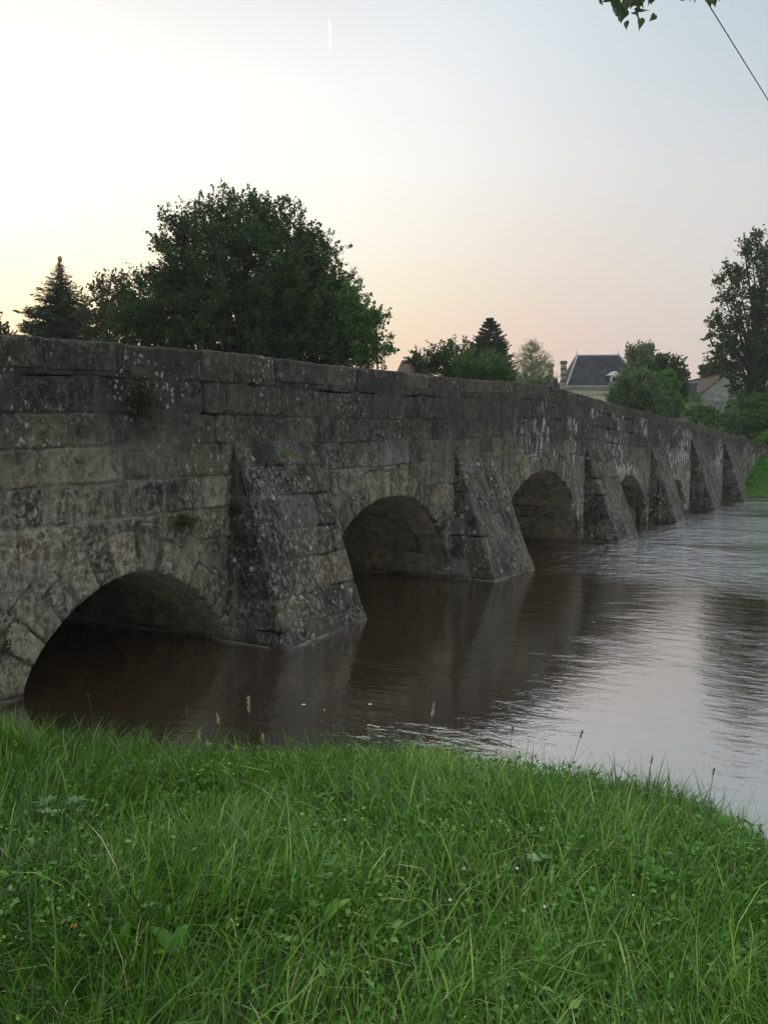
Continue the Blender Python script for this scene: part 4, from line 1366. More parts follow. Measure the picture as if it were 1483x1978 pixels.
# rough boundary wall
bw, wP = local_empty("boundary_wall", 1345, 88)
tag(bw, "rough grey rubble wall below the barn and shed behind the reddish hedge", "wall")
k = 88 / FPX * 0.93
zt_ = 2.1 + (882 - 776) * k - wP[2]
mb = MB()
nseg = 14; xs_ = np.linspace(-1.9, 3.0, nseg)
rr_ = random.Random(4)
for i in range(nseg - 1):
    mb.box(((xs_[i] + xs_[i + 1]) / 2, 0.2, (zt_ + rr_.uniform(-0.1, 0.08)) / 2), (xs_[i + 1] - xs_[i] - 0.002, 0.45, zt_ + rr_.uniform(-0.1, 0.08)))
mb.build('masonry', M_RUBBLE, bw)

# small house glimpsed between the trees
hs, hP = local_empty("cottage", 800, 75, math.radians(70))
tag(hs, "cottage of which only a bit of brown red roof shows between the trees", "house")
k = 75 / FPX
rz_ = 2.1 + (882 - 697) * k - hP[2]; ez = rz_ - 2.3
mb = MB(); mb.box((0, 0.2, ez / 2), (4.9, 1.7, ez)); mb.build('wall', M_CREAM, hs)
mb = MB()
mb.hexa([(-2.6, -0.8, ez), (2.6, -0.8, ez), (2.6, 1.2, ez), (-2.6, 1.2, ez), (-0.02, -0.8, rz_), (0.02, -0.8, rz_), (0.02, 1.2, rz_), (-0.02, 1.2, rz_)])
mb.build('roof', M_REDTILE, hs)

# ------------------------------------------------------------------ contrail
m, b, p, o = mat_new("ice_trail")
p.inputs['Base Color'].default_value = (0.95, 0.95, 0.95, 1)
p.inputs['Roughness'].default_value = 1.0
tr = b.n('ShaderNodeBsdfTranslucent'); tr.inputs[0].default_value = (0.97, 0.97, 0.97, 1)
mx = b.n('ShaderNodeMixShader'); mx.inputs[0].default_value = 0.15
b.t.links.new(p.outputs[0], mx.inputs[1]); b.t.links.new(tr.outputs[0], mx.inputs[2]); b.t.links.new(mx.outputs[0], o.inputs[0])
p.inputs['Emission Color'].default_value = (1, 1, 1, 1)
p.inputs['Emission Strength'].default_value = 1.5     # emission added in place of sunlight, to outshine the sky
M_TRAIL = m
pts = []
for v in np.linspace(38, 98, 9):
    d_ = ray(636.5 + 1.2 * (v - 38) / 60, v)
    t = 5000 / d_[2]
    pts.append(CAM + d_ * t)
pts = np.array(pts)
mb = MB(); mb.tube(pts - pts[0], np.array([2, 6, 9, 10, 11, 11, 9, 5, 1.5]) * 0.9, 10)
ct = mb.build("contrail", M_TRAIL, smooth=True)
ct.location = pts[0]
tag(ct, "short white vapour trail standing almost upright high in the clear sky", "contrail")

# ------------------------------------------------------------------ overhead cable
A_ = at(1362, -5, 22.0); p1 = at(1680, 509, 55.0)
dirc = p1 - A_
p0 = A_ - dirc * 0.78
mbc = MB()
n_ = 420
t = np.linspace(0, 1, n_)[:, None]
ctr = p0 + (p1 - p0) * t - np.array([0, 0, 0.05]) * (4 * t * (1 - t))
Tn = (p1 - p0) / np.linalg.norm(p1 - p0); s1 = np.cross(Tn, [0, 0, 1]); s1 /= np.linalg.norm(s1); s2 = np.cross(Tn, s1)
Lc = np.linalg.norm(p1 - p0)
for ph in (0, 2.094, 4.189):
    an = t * Lc * 2 * math.pi / 0.7 + ph
    mbc.tube(ctr + (s1 * np.cos(an) + s2 * np.sin(an)) * 0.008, 0.0085, 5)
cb = empty("overhead_cable", p1)
tag(cb, "thin dark twisted power cable slanting down across the top right corner of sky", "cable")
M_CABLE = simple_material("cable_sheath", (0.05, 0.05, 0.05), (0.10, 0.10, 0.10), 8.0, rough=0.5)
mbc.build('wire', M_CABLE, cb, origin=p1)
mbc = MB(); jc = at(1474, 176, 18.6)
jc = p0 + (p1 - p0) * (np.dot(jc - p0, Tn) / Lc)
mbc.tube([jc - Tn * 0.05, jc, jc + Tn * 0.05], [0.02, 0.032, 0.02], 6)
mbc.build('joint_sleeve', M_CABLE, cb, origin=p1)
pl = empty("utility_pole", (p1[0], p1[1], gz(p1)))
tag(pl, "wooden utility pole on the far bank carrying the twisted cable", "pole")
pl2 = empty("utility_pole", (p0[0], p0[1], gz(p0)))
tag(pl2, "wooden utility pole on the near bank behind the camera carrying the twisted cable", "pole")
mbc = MB(); mbc.tube([(0, 0, -0.3), (0, 0, 5), (0, 0, p0[2] - gz(p0) + 0.3)], [0.16, 0.14, 0.11], 10)
mbc.build('post', M_BARK, pl2)
mbc = MB(); hp = p1[2] - gz(p1)
mbc.tube([(0, 0, -0.3), (0, 0, hp * 0.5), (0, 0, hp + 0.3)], [0.14, 0.12, 0.10], 10)
mbc.build('post', M_BARK, pl)
mbc = MB(); mbc.tube([(0.02, -0.12, hp), (0.02, 0.12, hp)], [0.03, 0.03], 6); mbc.build('bracket', M_ZINC, pl)

# ------------------------------------------------------------------ poplar branch overhead
def heart_leaf(C, A, N, s):
    """heart shaped leaf: 9 verts in two halves, folded along the midrib"""
    B = np.cross(N, A); B /= np.linalg.norm(B) + 1e-9
    N = np.cross(A, B)
    prof = [(0.0, 0.0), (-0.10, 0.22), (0.05, 0.43), (0.28, 0.46), (0.52, 0.32), (0.78, 0.12), (1.05, 0.0)]
    V = []
    for sg in (-1, 1):
        for x, y in prof:
            V.append(C + s * (A * x + B * y * sg + N * (abs(y) * 0.35 - 0.18 * x * x)))
    mid_ = [C + s * (A * x - N * 0.18 * x * x) for x in (0.28, 0.6)]
    return np.array(V + mid_)


rng = np.random.default_rng(12)
tb = np.array([10.6, 0.6, 0.0]); tb[2] = gz(tb)
pop = empty("poplar_tree", tb)
tag(pop, "poplar whose hanging heart shaped leaves dip into the top right of the sky", "tree")
wood = MB()
tz = np.linspace(-0.2, 11, 10)
trp = np.stack([0.15 * np.sin(tz * 0.5), 0.1 * np.cos(tz * 0.4), tz], -1)
wood.tube(trp, np.linspace(0.26, 0.07, 10), 10)
leafP = []; leafA = []
# visible leaves given by photo pixels and distance
vis = [(1180, 6), (1190, 18), (1186, 30), (1202, 8), (1198, 28), (1215, 4), (1212, 20), (1206, 40), (1225, 14), (1226, 0), (1234, 6), (1199, 44), (1174, 5), (1191, 2), (1221, 26),
       (1256, 4), (1262, 8), (1290, -2), (1320, 0), (1325, 8), (1337, 6), (1333, 2), (1342, 1), (1377, 10), (1371, 12), (1391, 2), (1384, 4), (1240, -6), (1208, -6), (1186, -10)]
for u, v in vis:
    leafP.append(at(u, v - 20, rng.uniform(5.3, 5.8))); leafA.append(rng.normal(0, 0.35, 3) + [0, 0, -1])
spine = np.array([at(1170, -8, 5.6), at(1210, -22, 5.5), at(1265, -30, 5.5), at(1330, -36, 5.5), at(1395, -40, 5.6), at(1520, -70, 5.6), at(1700, -120, 5.0)])
bend = np.concatenate([spine, [tb + trp[6] * np.array([1, 1, 1])]])
wood.tube(bend - tb, np.linspace(0.006, 0.07, len(bend)), 6)
for i in range(520):
    q = rng.uniform(0, len(bend) - 1.01); j = int(q); c_ = bend[j] + (bend[j + 1] - bend[j]) * (q - j)
    P_ = c_ + np.array([rng.normal(0, 0.10 + 0.05 * q), rng.normal(0, 0.22), abs(rng.normal(0.12, 0.16)) + 0.06])
    leafP.append(P_); leafA.append(rng.normal(0, 0.5, 3) + [0, 0, -0.7])
for i in range(2600):            # the rest of the crown, out of frame
    a = rng.uniform(0, 6.28); zz = rng.uniform(5.8, 12.5)
    R_ = 2.3 * math.sin(min(1, (zz - 5) / 4) * 1.57) * rng.uniform(0.3, 1) ** 0.5 * (1 if zz < 9 else (13 - zz) / 4)
    leafP.append(tb + np.array([math.cos(a) * R_, math.sin(a) * R_, zz])); leafA.append(rng.normal(0, 0.5, 3) + [0, 0, -0.7])
Vs = []; F3 = []; F4 = []; n_ = 0; rr_ = []
for i, (P_, A2) in enumerate(zip(leafP, leafA)):
    A2 = A2 / np.linalg.norm(A2)
    N2 = rng.normal(size=3); N2[2] += 0.2
    s = rng.uniform(0.055, 0.080) if i < len(vis) else rng.uniform(0.05, 0.09)
    V = heart_leaf(P_, A2, N2, s)
    Vs.append(V)
    for o_, fl in ((0, 0), (7, 1)):
        t3 = [(o_ + 0, o_ + 1, 14), (o_ + 1, o_ + 2, 14), (o_ + 2, o_ + 3, 14), (o_ + 3, o_ + 4, 15), (o_ + 4, o_ + 5, 15), (o_ + 5, o_ + 6, 15), (o_ + 3, 15, 14)]
        F3 += [tuple(n_ + q for q in (f[::-1] if fl else f)) for f in t3]
    n_ += 16; rr_ += [rng.uniform(0, 1)] * 16
    if i < len(vis):
        top_ = P_ + np.array([rng.normal(0, 0.02), rng.normal(0, 0.02), 0.07])
        wood.tube(np.array([P_, top_]) - tb, [0.0012, 0.0015], 3)
M_POP = leaf_material("poplar_leaf", (0.045, 0.065, 0.035), (0.08, 0.105, 0.055), (0.15, 0.19, 0.09), trans=0.35)
mesh_obj('crown', np.concatenate(Vs) - tb, np.array(F3), M_POP, pop, attrs=dict(rnd=np.array(rr_)), smooth=False)
wood.build('trunk', M_BARK, pop)

# ------------------------------------------------------------------ plants rooted in the wall
def wall_plant(label, u, v, ru, rv, n, leaf, mat, seed, axis_up=True, asp=0.3, off=0.03):
    rng = np.random.default_rng(seed)
    c_ = at_x(u, v, off); k = np.linalg.norm(c_ - CAM) / FPX
    root = empty("wall_plant", c_); tag(root, label, "plant", None)
    q = rng.normal(0, 0.42, (n, 2))
    P_ = np.stack([np.abs(rng.normal(0.04, 0.05, n)), q[:, 0] * ru * k / 0.86, q[:, 1] * rv * k], -1)
    A2 = rng.normal(0, 0.5, (n, 3)) + ([0.5, 0, 0.5] if axis_up else [0.4, 0, -0.8]); A2 /= np.linalg.norm(A2, axis=1)[:, None]
    V, F = leaf_quads(P_, leaf, rng, asp, axis=A2)
    mesh_obj('foliage', V, F, mat, root, attrs=dict(rnd=np.repeat(rng.uniform(0, 1, n), 4)), smooth=False)
    mb = MB()
    for i in range(10):
        mb.tube(np.array([(-0.04, 0, -rv * k * 0.4), P_[i] * 0.5, P_[i]]), [0.004, 0.003, 0.001], 4)
    mb.build('stem', M_BARK, root)
    return root


M_WPD = leaf_material("wall_leaf", (0.018, 0.024, 0.010), (0.034, 0.048, 0.018), (0.06, 0.08, 0.025))
wall_plant("dark leafy creeper tuft high on the near wall just under the parapet", 272, 775, 38, 42, 700, 0.028, M_WPD, 1)
wall_plant("dry hanging grass tuft on the wall above the right side of the nearest arch", 352, 1008, 30, 20, 420, 0.07, M_WPD, 2, False, 0.05)
wall_plant("small dark weed growing beside the top left edge of the nearest buttress", 448, 985, 13, 16, 160, 0.03, M_WPD, 3)
wall_plant("tiny bright green plant rooted in the top of the nearest buttress", 545, 880, 9, 11, 70, 0.035, M_LEAF_BRIGHT, 4, off=0.06)
wall_plant("dark green weeds trailing under the tiny bright plant on the nearest buttress", 572, 912, 22, 18, 200, 0.028, M_WPD, 5, off=0.10)
wall_plant("green weed at the waterline where the nearest buttress meets the wall", 452, 1228, 20, 16, 220, 0.030, M_LEAF_DARK, 6, off=0.03)
wall_plant("pale dead stalk of weeds low on the nearest arch springing by the bank", 8, 1240, 10, 60, 100, 0.03, M_WPD, 7, off=0.03)

# ------------------------------------------------------------------ grass
def project(P):
    q = P - CAM
    z = q @ _F
    return CX + FPX * (q @ _R) / z, CY - FPX * (q @ _U) / z, z


def blades(P, h, wd, lean_dir, lean, rng, bendy=None):
    """curved tapered blades: 9 verts, 3 quads + 1 triangle"""
    n = len(P)
    ld = np.stack([np.cos(lean_dir), np.sin(lean_dir), 0 * lean_dir], -1)
    fa = rng.uniform(0, 2 * math.pi, n)
    sd = np.stack([np.cos(fa), np.sin(fa), 0 * fa], -1)
    V = np.zeros((n, 9, 3))
    bendy = rng.uniform(0.6, 1.6, n) if bendy is None else bendy
    for j, t in enumerate((0.0, 0.36, 0.70, 1.0)):
        a = lean * (0.25 + bendy * t)
        # integrate the curve roughly
        x = h * t * np.sin(a * 0.75); z = h * t * np.cos(np.minimum(a * 0.75, 1.9))
        c_ = P + ld * x[:, None]; c_[:, 2] = P[:, 2] + z
        if j < 3:
            ww = (wd * (1.0, 0.92, 0.62)[j])[:, None]
            V[:, 2 * j] = c_ - sd * ww * 0.5; V[:, 2 * j + 1] = c_ + sd * ww * 0.5
        else:
            V[:, 6] = c_
    b0 = (np.arange(n) * 7)[:, None]
    V = V[:, :7]
    F4 = np.concatenate([b0 + np.array([0, 1, 3, 2]), b0 + np.array([2, 3, 5, 4])])
    F3 = b0 + np.array([4, 5, 6])
    return V.reshape(-1, 3), F4, F3


rng = np.random.default_rng(99)
NG = 620000
gxs = rng.uniform(-3.5, 12, NG); gys = rng.uniform(-0.6, 5.6, NG)
dn = near_shore(gxs) - gys
gzz = ground(gxs, gys)
Pg = np.stack([gxs, gys, gzz], -1)
u_, v_, zc = project(Pg + [0, 0, 0.1])
vis_ = (zc > 0.3) & (u_ > -220) & (u_ < 2100) & (v_ < 2400)
dcam = np.hypot(gxs - CAM[0], gys - CAM[1])
keep = (dn > -0.10) & ((vis_ & (rng.uniform(0, 1, NG) < 0.80)) | (rng.uniform(0, 1, NG) < 0.22)) & (dcam > 0.5)
keep &= ~((gxs < 0.06) & (gxs > -W - 0.06))
clump = fbm(gxs * 2.6, gys * 2.6, seed=41, octv=3)
keep &= rng.uniform(0, 1, NG) < np.clip(0.78 + 0.8 * clump, 0.42, 1)
Pg = Pg[keep]; dn = dn[keep]; clump = clump[keep]
n = len(Pg)
print('grass blades', n)
tall = fbm(Pg[:, 0] * 1.1, Pg[:, 1] * 1.1, seed=43, octv=3)
h = np.exp(rng.normal(-2.10, 0.42, n)) * (1 + 0.65 * tall + 0.45 * clump)
h = np.clip(h, 0.03, 0.30)
edge = sstep(0.5, 0.0, dn)
h *= 1 + 0.35 * edge * rng.uniform(0, 1, n)
wd = rng.uniform(0.0028, 0.0080, n) * np.where(rng.uniform(0, 1, n) < 0.07, 1.6, 1)
ldir = fbm(Pg[:, 0] * 0.9, Pg[:, 1] * 0.9, seed=45, octv=3) * 5.0 + rng.normal(0, 1.3, n)
lean = np.clip(rng.gamma(2.0, 0.42, n) + 0.35 * np.clip(clump, 0, 1), 0.05, 2.3)
long_ = rng.uniform(0, 1, n) < 0.10
h[long_] *= 1.45; lean[long_] = np.clip(lean[long_] + 0.6, 0, 2.4)
V, F4, F3 = blades(Pg, h, wd, ldir, lean, rng)
tone = np.clip(0.42 + 0.38 * fbm(Pg[:, 0] * 0.8, Pg[:, 1] * 0.8, seed=46, octv=3) + rng.normal(0, 0.25, n), 0, 1)
M_GRASS = leaf_material("grass_blade", (0.040, 0.095, 0.015), (0.135, 0.285, 0.036), (0.40, 0.55, 0.13), trans=0.38, rough=0.38, spec=0.5)
gr = mesh_obj("grass", V, [F4, F3], M_GRASS, attrs=dict(rnd=np.repeat(tone, 7)), smooth=False)
tag(gr, kind='stuff')
sel = rng.choice(n, 3200, replace=False)
V, F4, F3 = blades(Pg[sel], h[sel] * rng.uniform(0.7, 1.3, 3200), wd[sel] * 0.8, rng.uniform(0, 6.28, 3200), rng.uniform(0.6, 2.3, 3200), rng)
M_DRY = leaf_material("dry_blade", (0.20, 0.17, 0.09), (0.36, 0.31, 0.18), (0.48, 0.43, 0.28), trans=0.2)
dg = mesh_obj("dry_grass", V, [F4, F3], M_DRY, attrs=dict(rnd=np.repeat(rng.uniform(0, 1, 3200), 7)), smooth=False)
tag(dg, kind='stuff')

# low clover and weed leaves between the blades
nc = 85000
cx_ = rng.uniform(-2, 11, nc); cy_ = rng.uniform(0.2, 5.3, nc)
Pq = np.stack([cx_, cy_, ground(cx_, cy_) + rng.uniform(0.01, 0.13, nc)], -1)
u_, v_, zc = project(Pq)
kp = (near_shore(cx_) - cy_ > 0.02) & (u_ > -100) & (u_ < 1600) & (fbm(cx_ * 1.8, cy_ * 1.8, seed=51, octv=3) > -0.12) & ~((cx_ < 0.06) & (cx_ > -W - 0.06))
Pq = Pq[kp]
V, F = leaf_quads(Pq, rng.uniform(0.012, 0.026, len(Pq)), rng, 0.40, up=1.6)
M_CLOVER = leaf_material("clover", (0.055, 0.14, 0.026), (0.11, 0.25, 0.044), (0.22, 0.38, 0.09), trans=0.2, rough=0.55, spec=0.2)
cl = mesh_obj("clover", V, F, M_CLOVER, attrs=dict(rnd=np.repeat(rng.uniform(0, 1, len(Pq)), 4)), smooth=False)
tag(cl, kind='stuff')

nw_ = 13000
cx_ = rng.uniform(-1, 10, nw_); cy_ = rng.uniform(0.6, 5.2, nw_)
Pq = np.stack([cx_, cy_, ground(cx_, cy_) + rng.uniform(0.04, 0.16, nw_)], -1)
kp = (near_shore(cx_) - cy_ > 0.03) & (fbm(cx_ * 1.3, cy_ * 1.3, seed=53, octv=3) > -0.05) & ~((cx_ < 0.06) & (cx_ > -W - 0.06))
Pq = Pq[kp]
V, F = leaf_quads(Pq, rng.uniform(0.018, 0.046, len(Pq)), rng, 0.22, up=1.0)
wl = mesh_obj("weed_leaves", V, F, M_CLOVER, attrs=dict(rnd=np.repeat(rng.uniform(0, 1, len(Pq)), 4)), smooth=False)
tag(wl, kind='stuff')

# far bank grass
nf_ = 60000
fx_ = rng.uniform(-3, 26, nf_); fy_ = rng.uniform(45.5, 62, nf_)
Pf = np.stack([fx_, fy_, ground(fx_, fy_)], -1)
Pf = Pf[(Pf[:, 2] > 0.0) & ~((Pf[:, 0] < 0.1) & (Pf[:, 0] > -W))]
V, F4, F3 = blades(Pf, rng.uniform(0.06, 0.20, len(Pf)), rng.uniform(0.02, 0.05, len(Pf)), rng.uniform(0, 6.28, len(Pf)), rng.uniform(0.1, 0.9, len(Pf)), rng)
M_FARGRASS = leaf_material("far_grass", (0.028, 0.090, 0.014), (0.052, 0.150, 0.020), (0.09, 0.20, 0.035), trans=0.25)
fg = mesh_obj("bank_grass", V, [F4, F3], M_FARGRASS, attrs=dict(rnd=np.repeat(rng.uniform(0, 1, len(Pf)), 7)), smooth=False)
tag(fg, kind='stuff')

# ------------------------------------------------------------------ stalks, flowers and broad leaves
M_SEED = simple_material("seed_head", (0.34, 0.29, 0.20), (0.55, 0.49, 0.36), 60.0, coord='Object')
M_SEEDG = simple_material("green_seed_head", (0.07, 0.10, 0.045), (0.14, 0.18, 0.09), 60.0, coord='Object')
M_STALK = simple_material("stalk", (0.045, 0.060, 0.022), (0.10, 0.11, 0.05), 20.0, coord='Object')


def shore_base(u):
    """bank edge point under photo column u"""
    for r in np.linspace(3.0, 8.0, 200):
        P_ = at(u, 882, r)
        if near_shore(P_[0]) - P_[1] < 0.10:
            break
    return np.array([P_[0], P_[1], gz(P_)]), r


def seed_stalk(label, u, tip_u, tip_v, head, seed, mat=None, flow=None, fat=1.0, r_in=0.0):
    rng = np.random.default_rng(seed)
    B0, r = shore_base(u)
    if r_in:
        P_ = at(u, 882, r - r_in); B0 = np.array([P_[0], P_[1], gz(P_)]); r = r - r_in
    tip = at(tip_u, tip_v, r)
    root = empty("grass_stalk", B0); tag(root, label, "grass stalk", "tall grass stalks along the bank edge")
    t = np.linspace(0, 1, 9)[:, None]
    c_ = (tip - B0) * t + np.array([0, 0, 1]) * 0.05 * np.sin(t * math.pi) * np.linalg.norm((tip - B0)[:2])
    mb = MB(); mb.tube(c_, np.linspace(0.0022, 0.0012, 9), 4)
    mb.build('stem', M_STALK, root)
    L_ = np.linalg.norm(tip - B0)
    T = (c_[-1] - c_[-2]); T /= np.linalg.norm(T)
    n_ = int(70 * head / 0.06)
    q = rng.uniform(0, 1, n_)
    P_ = (tip - B0) - T * head * q[:, None] + rng.normal(0, 0.0035 * fat, (n_, 3)) * (0.5 + np.sin(q * 3.1))[:, None]
    A2 = T + rng.normal(0, 0.45, (n_, 3)); A2 /= np.linalg.norm(A2, axis=1)[:, None]
    V, F = leaf_quads(P_, 0.0105, rng, 0.28, axis=A2)
    mesh_obj('seed_head', V, F, mat or M_SEED, root, attrs=dict(rnd=np.repeat(q, 4)), smooth=False)
    return root


seed_stalk("tallest upright straw coloured seed head at the bank edge below the nearest buttress", 478, 480, 1345, 0.10, 1, fat=1.3)
seed_stalk("leaning seed head just left of the tallest straw coloured one on the bank edge", 436, 419, 1378, 0.07, 2)
seed_stalk("short pale fluffy seed head low on the bank edge", 402, 400, 1432, 0.06, 3, fat=2.0)
seed_stalk("slim pale seed head beside the short fluffy one", 388, 383, 1412, 0.07, 4)
seed_stalk("dull thin seed stalk in front of the dark water under the nearest arch", 356, 361, 1365, 0.06, 5, M_SEEDG, fat=0.7)
seed_stalk("green bristly seed head left of the pale fluffy ones", 284, 286, 1408, 0.055, 6, M_SEEDG, fat=1.8)
seed_stalk("pale seed head just right of the tallest straw coloured one, half its height", 502, 508, 1416, 0.06, 7)
seed_stalk("long bare arching stalk before the dark water of the nearest arch", 188, 170, 1340, 0.02, 8, M_STALK, fat=0.4)
seed_stalk("bent broken straw stalk in front of the dark water at the middle of the bank", 815, 838, 1358, 0.09, 9, fat=0.8)
seed_stalk("arching pale stalk tip over the water right of the middle", 1095, 1125, 1410, 0.05, 10, M_SEEDG, fat=0.6)
seed_stalk("thin upright green stalk over the bright water, right of the middle", 985, 990, 1402, 0.04, 11, M_SEEDG, fat=0.8)
seed_stalk("thin stalk in the reeds of the right hand bank corner", 1378, 1379, 1484, 0.04, 12, M_SEEDG, fat=0.6)
seed_stalk("short stalk standing out on the right hand bank near the corner", 1258, 1259, 1462, 0.04, 13, M_SEEDG, fat=0.6)
seed_stalk("pale cream seed head standing inside the grass at the far left", 72, 72, 1412, 0.05, 14, fat=2.2, r_in=0.2)

# tall loose blades along the water line (all one stuff object)
Pe = []; 
rng = np.random.default_rng(15)
xs_ = rng.uniform(-0.2, 8.5, 2600)
ys_ = near_shore(xs_) - np.abs(rng.normal(0.02, 0.12, 2600)) + 0.06
Pe = np.stack([xs_, ys_, ground(xs_, ys_)], -1)
dens_ = fbm(xs_ * 1.6, 0 * xs_, seed=71, octv=3)
kp = (rng.uniform(0, 1, len(xs_)) < np.clip(0.35 + 1.2 * dens_ + 0.35 * (xs_ > 4.0), 0.05, 1)) & (xs_ > 0.1)
Pe = Pe[kp]; n = len(Pe)
V, F4, F3 = blades(Pe, rng.uniform(0.10, 0.30, n) * np.clip(0.6 + rng.gamma(2, 0.22, n), 0.5, 1.4), rng.uniform(0.0022, 0.0042, n), rng.uniform(0, 6.28, n), rng.uniform(0.05, 0.8, n), rng)
eg = mesh_obj("edge_grass", V, [F4, F3], M_GRASS, attrs=dict(rnd=np.repeat(rng.uniform(0.1, 0.9, n), 7)), smooth=False)
tag(eg, kind='stuff')

# broad leaved plants
def broad_leaf_mesh(L_, wd, rng, ruffle=0.06):
    nu, nv = 9, 5
    t = np.linspace(0, 1, nu); s = np.linspace(-1, 1, nv)
    prof = np.sin(np.clip(t, 0, 1) ** 0.8 * math.pi) ** 0.75 * wd / 2 + 0.002
    bend_ = rng.uniform(0.3, 1.1); el0 = rng.uniform(0.7, 1.25)
    ang = el0 - bend_ * t
    cx2 = np.concatenate([[0], np.cumsum(np.cos(ang[:-1]) * L_ / (nu - 1))]); cz2 = np.concatenate([[0], np.cumsum(np.sin(ang[:-1]) * L_ / (nu - 1))])
    P_ = np.zeros((nu, nv, 3))
    for i in range(nu):
        for j in range(nv):
            P_[i, j] = (cx2[i], s[j] * prof[i], cz2[i] + abs(s[j]) * prof[i] * 0.35 + ruffle * prof[i] * math.sin(t[i] * 17 + s[j] * 3))
    return P_.reshape(-1, 3), grid_faces(nu, nv)


M_DOCK = leaf_material("dock_leaf", (0.060, 0.16, 0.022), (0.10, 0.25, 0.030), (0.20, 0.36, 0.04), trans=0.35, rough=0.5, spec=0.3)
M_HOG = leaf_material("hogweed_leaf", (0.09, 0.18, 0.075), (0.14, 0.25, 0.115), (0.22, 0.34, 0.18), trans=0.2, rough=0.5, spec=0.35)


def leafy_plant(name, label, cat, u, v, n_leaf, L_, wd, mat, seed, group=None, lift=0.045):
    rng = np.random.default_rng(seed); L_ *= 1.0; wd *= 0.9
    B0 = on_ground(u, v)
    root = empty(name, B0); tag(root, label, cat, group)
    for i in range(n_leaf):
        V, F = broad_leaf_mesh(L_ * rng.uniform(0.7, 1.15), wd * rng.uniform(0.8, 1.15), rng)
        a = rng.uniform(0, 6.28); ca, sa = math.cos(a), math.sin(a)
        V = np.stack([V[:, 0] * ca - V[:, 1] * sa, V[:, 0] * sa + V[:, 1] * ca, V[:, 2] + lift], -1)
        o = mesh_obj('leaf', V, F, mat, root, attrs=dict(rnd=np.full(len(V), rng.uniform(0.2, 1.0))))
    return root


G_DOCK = "broad leaved docks in the near grass"
for i, (u, v, nl, L_, wd, lab) in enumerate([
        (340, 1850, 3, 0.11, 0.05, "largest broad green dock leaves low on the left, near the bottom"),
        (235, 1830, 2, 0.10, 0.040, "dock leaves between the orange flower and the largest dock leaves"),
        (630, 1790, 3, 0.12, 0.042, "upright dock leaf standing alone left of the middle of the lawn"),
        (590, 1630, 2, 0.11, 0.035, "narrow bright dock leaf a little above the middle of the near grass"),
        (508, 1625, 2, 0.09, 0.035, "small dock leaf just left of the narrow bright one"),
        (282, 1625, 2, 0.10, 0.028, "thin bright leaf spikes between the silvery leaf clump and the narrow dock"),
        (98, 1490, 4, 0.12, 0.060, "round yellow green leaves near the top left of the grass"),
        (920, 1535, 3, 0.11, 0.050, "cluster of yellow green leaves near the bank top in the middle"),
        (790, 1580, 3, 0.10, 0.050, "pale green leaf cluster right of the middle behind the tiny orange flower"),
        (1265, 1700, 4, 0.10, 0.060, "low group of yellow green round leaves in the right hand grass"),
        (1395, 1590, 2, 0.08, 0.055, "small round yellow green leaf near the right hand bank corner"),
        (832, 1870, 1, 0.08, 0.060, "single round leaf near the bottom, right of the centre"),
        (1425, 1925, 3, 0.11, 0.060, "wide dull leaves in the bottom right corner"),
        (545, 1780, 2, 0.08, 0.040, "tiny bright leaf lying just left of the upright dock leaf"),
        (1330, 1650, 3, 0.09, 0.045, "medium green leaves right of the low yellow green group")]):
    leafy_plant("dock_plant", lab, "plant", u, v + 26, nl, L_, wd, M_DOCK, 300 + i, G_DOCK)


def hogweed(label, u, v, n_leaf, size, seed):
    rng = np.random.default_rng(seed)
    B0 = on_ground(u, v)
    root = empty("hogweed_plant", B0); tag(root, label, "plant")
    for i in range(n_leaf):
        a0 = rng.uniform(0, 6.28); el0 = rng.uniform(0.7, 1.2); hh = size * rng.uniform(0.7, 1.2)
        hub = np.array([math.cos(a0) * hh * 0.6, math.sin(a0) * hh * 0.6, hh * rng.uniform(0.75, 1.1)])
        Vs = []; Fs = []; n_ = 0
        for j, da in enumerate((-1.9, -1.0, 0, 1.0, 1.9)):
            for sub in (-0.28, 0.0, 0.28):
                V, F = broad_leaf_mesh(size * (0.62 if sub == 0 else 0.42) * rng.uniform(0.8, 1.1), size * 0.16, rng, 0.2)
                V[:, 2] = V[:, 2] * 0.25
                a = a0 + da + sub * 1.4; ca, sa = math.cos(a), math.sin(a)
                V = np.stack([V[:, 0] * ca - V[:, 1] * sa, V[:, 0] * sa + V[:, 1] * ca, V[:, 2]], -1) + hub
                Vs.append(V); Fs.append(F + n_); n_ += len(V)
        mb = np.concatenate(Vs)
        mesh_obj('leaf', mb, np.concatenate(Fs), M_HOG, root, attrs=dict(rnd=np.full(n_, rng.uniform(0.3, 1.0))))
        st = MB(); st.tube(np.array([(0, 0, 0), hub * np.array([0.4, 0.4, 0.6]), hub]), [0.003, 0.0025, 0.002], 5)
        st.build('stem', M_STALK, root)
    return root


hogweed("clump of silvery green jagged lobed leaves in the grass at the upper left", 115, 1600, 5, 0.13, 5)
hogweed("flat pale jagged leaves lying in the middle of the lawn", 420, 1700, 3, 0.08, 6)
hogweed("small jagged pale leaf right of the middle of the near grass", 1055, 1690, 2, 0.08, 7)
hogweed("small frilly pale leaf cluster just below the middle left", 300, 1790, 2, 0.06, 8)
hogweed("tiny pale lobed leaf low in the left middle grass", 630, 1712, 2, 0.06, 9)

M_PETAL = simple_material("white_petal", (0.62, 0.62, 0.60), (0.75, 0.75, 0.72), 30, coord='Object')
M_YOLK = simple_material("yellow_floret", (0.55, 0.36, 0.03), (0.65, 0.45, 0.05), 30, coord='Object')
M_ORANGE = simple_material("orange_floret", (0.60, 0.22, 0.03), (0.66, 0.30, 0.05), 30, coord='Object')


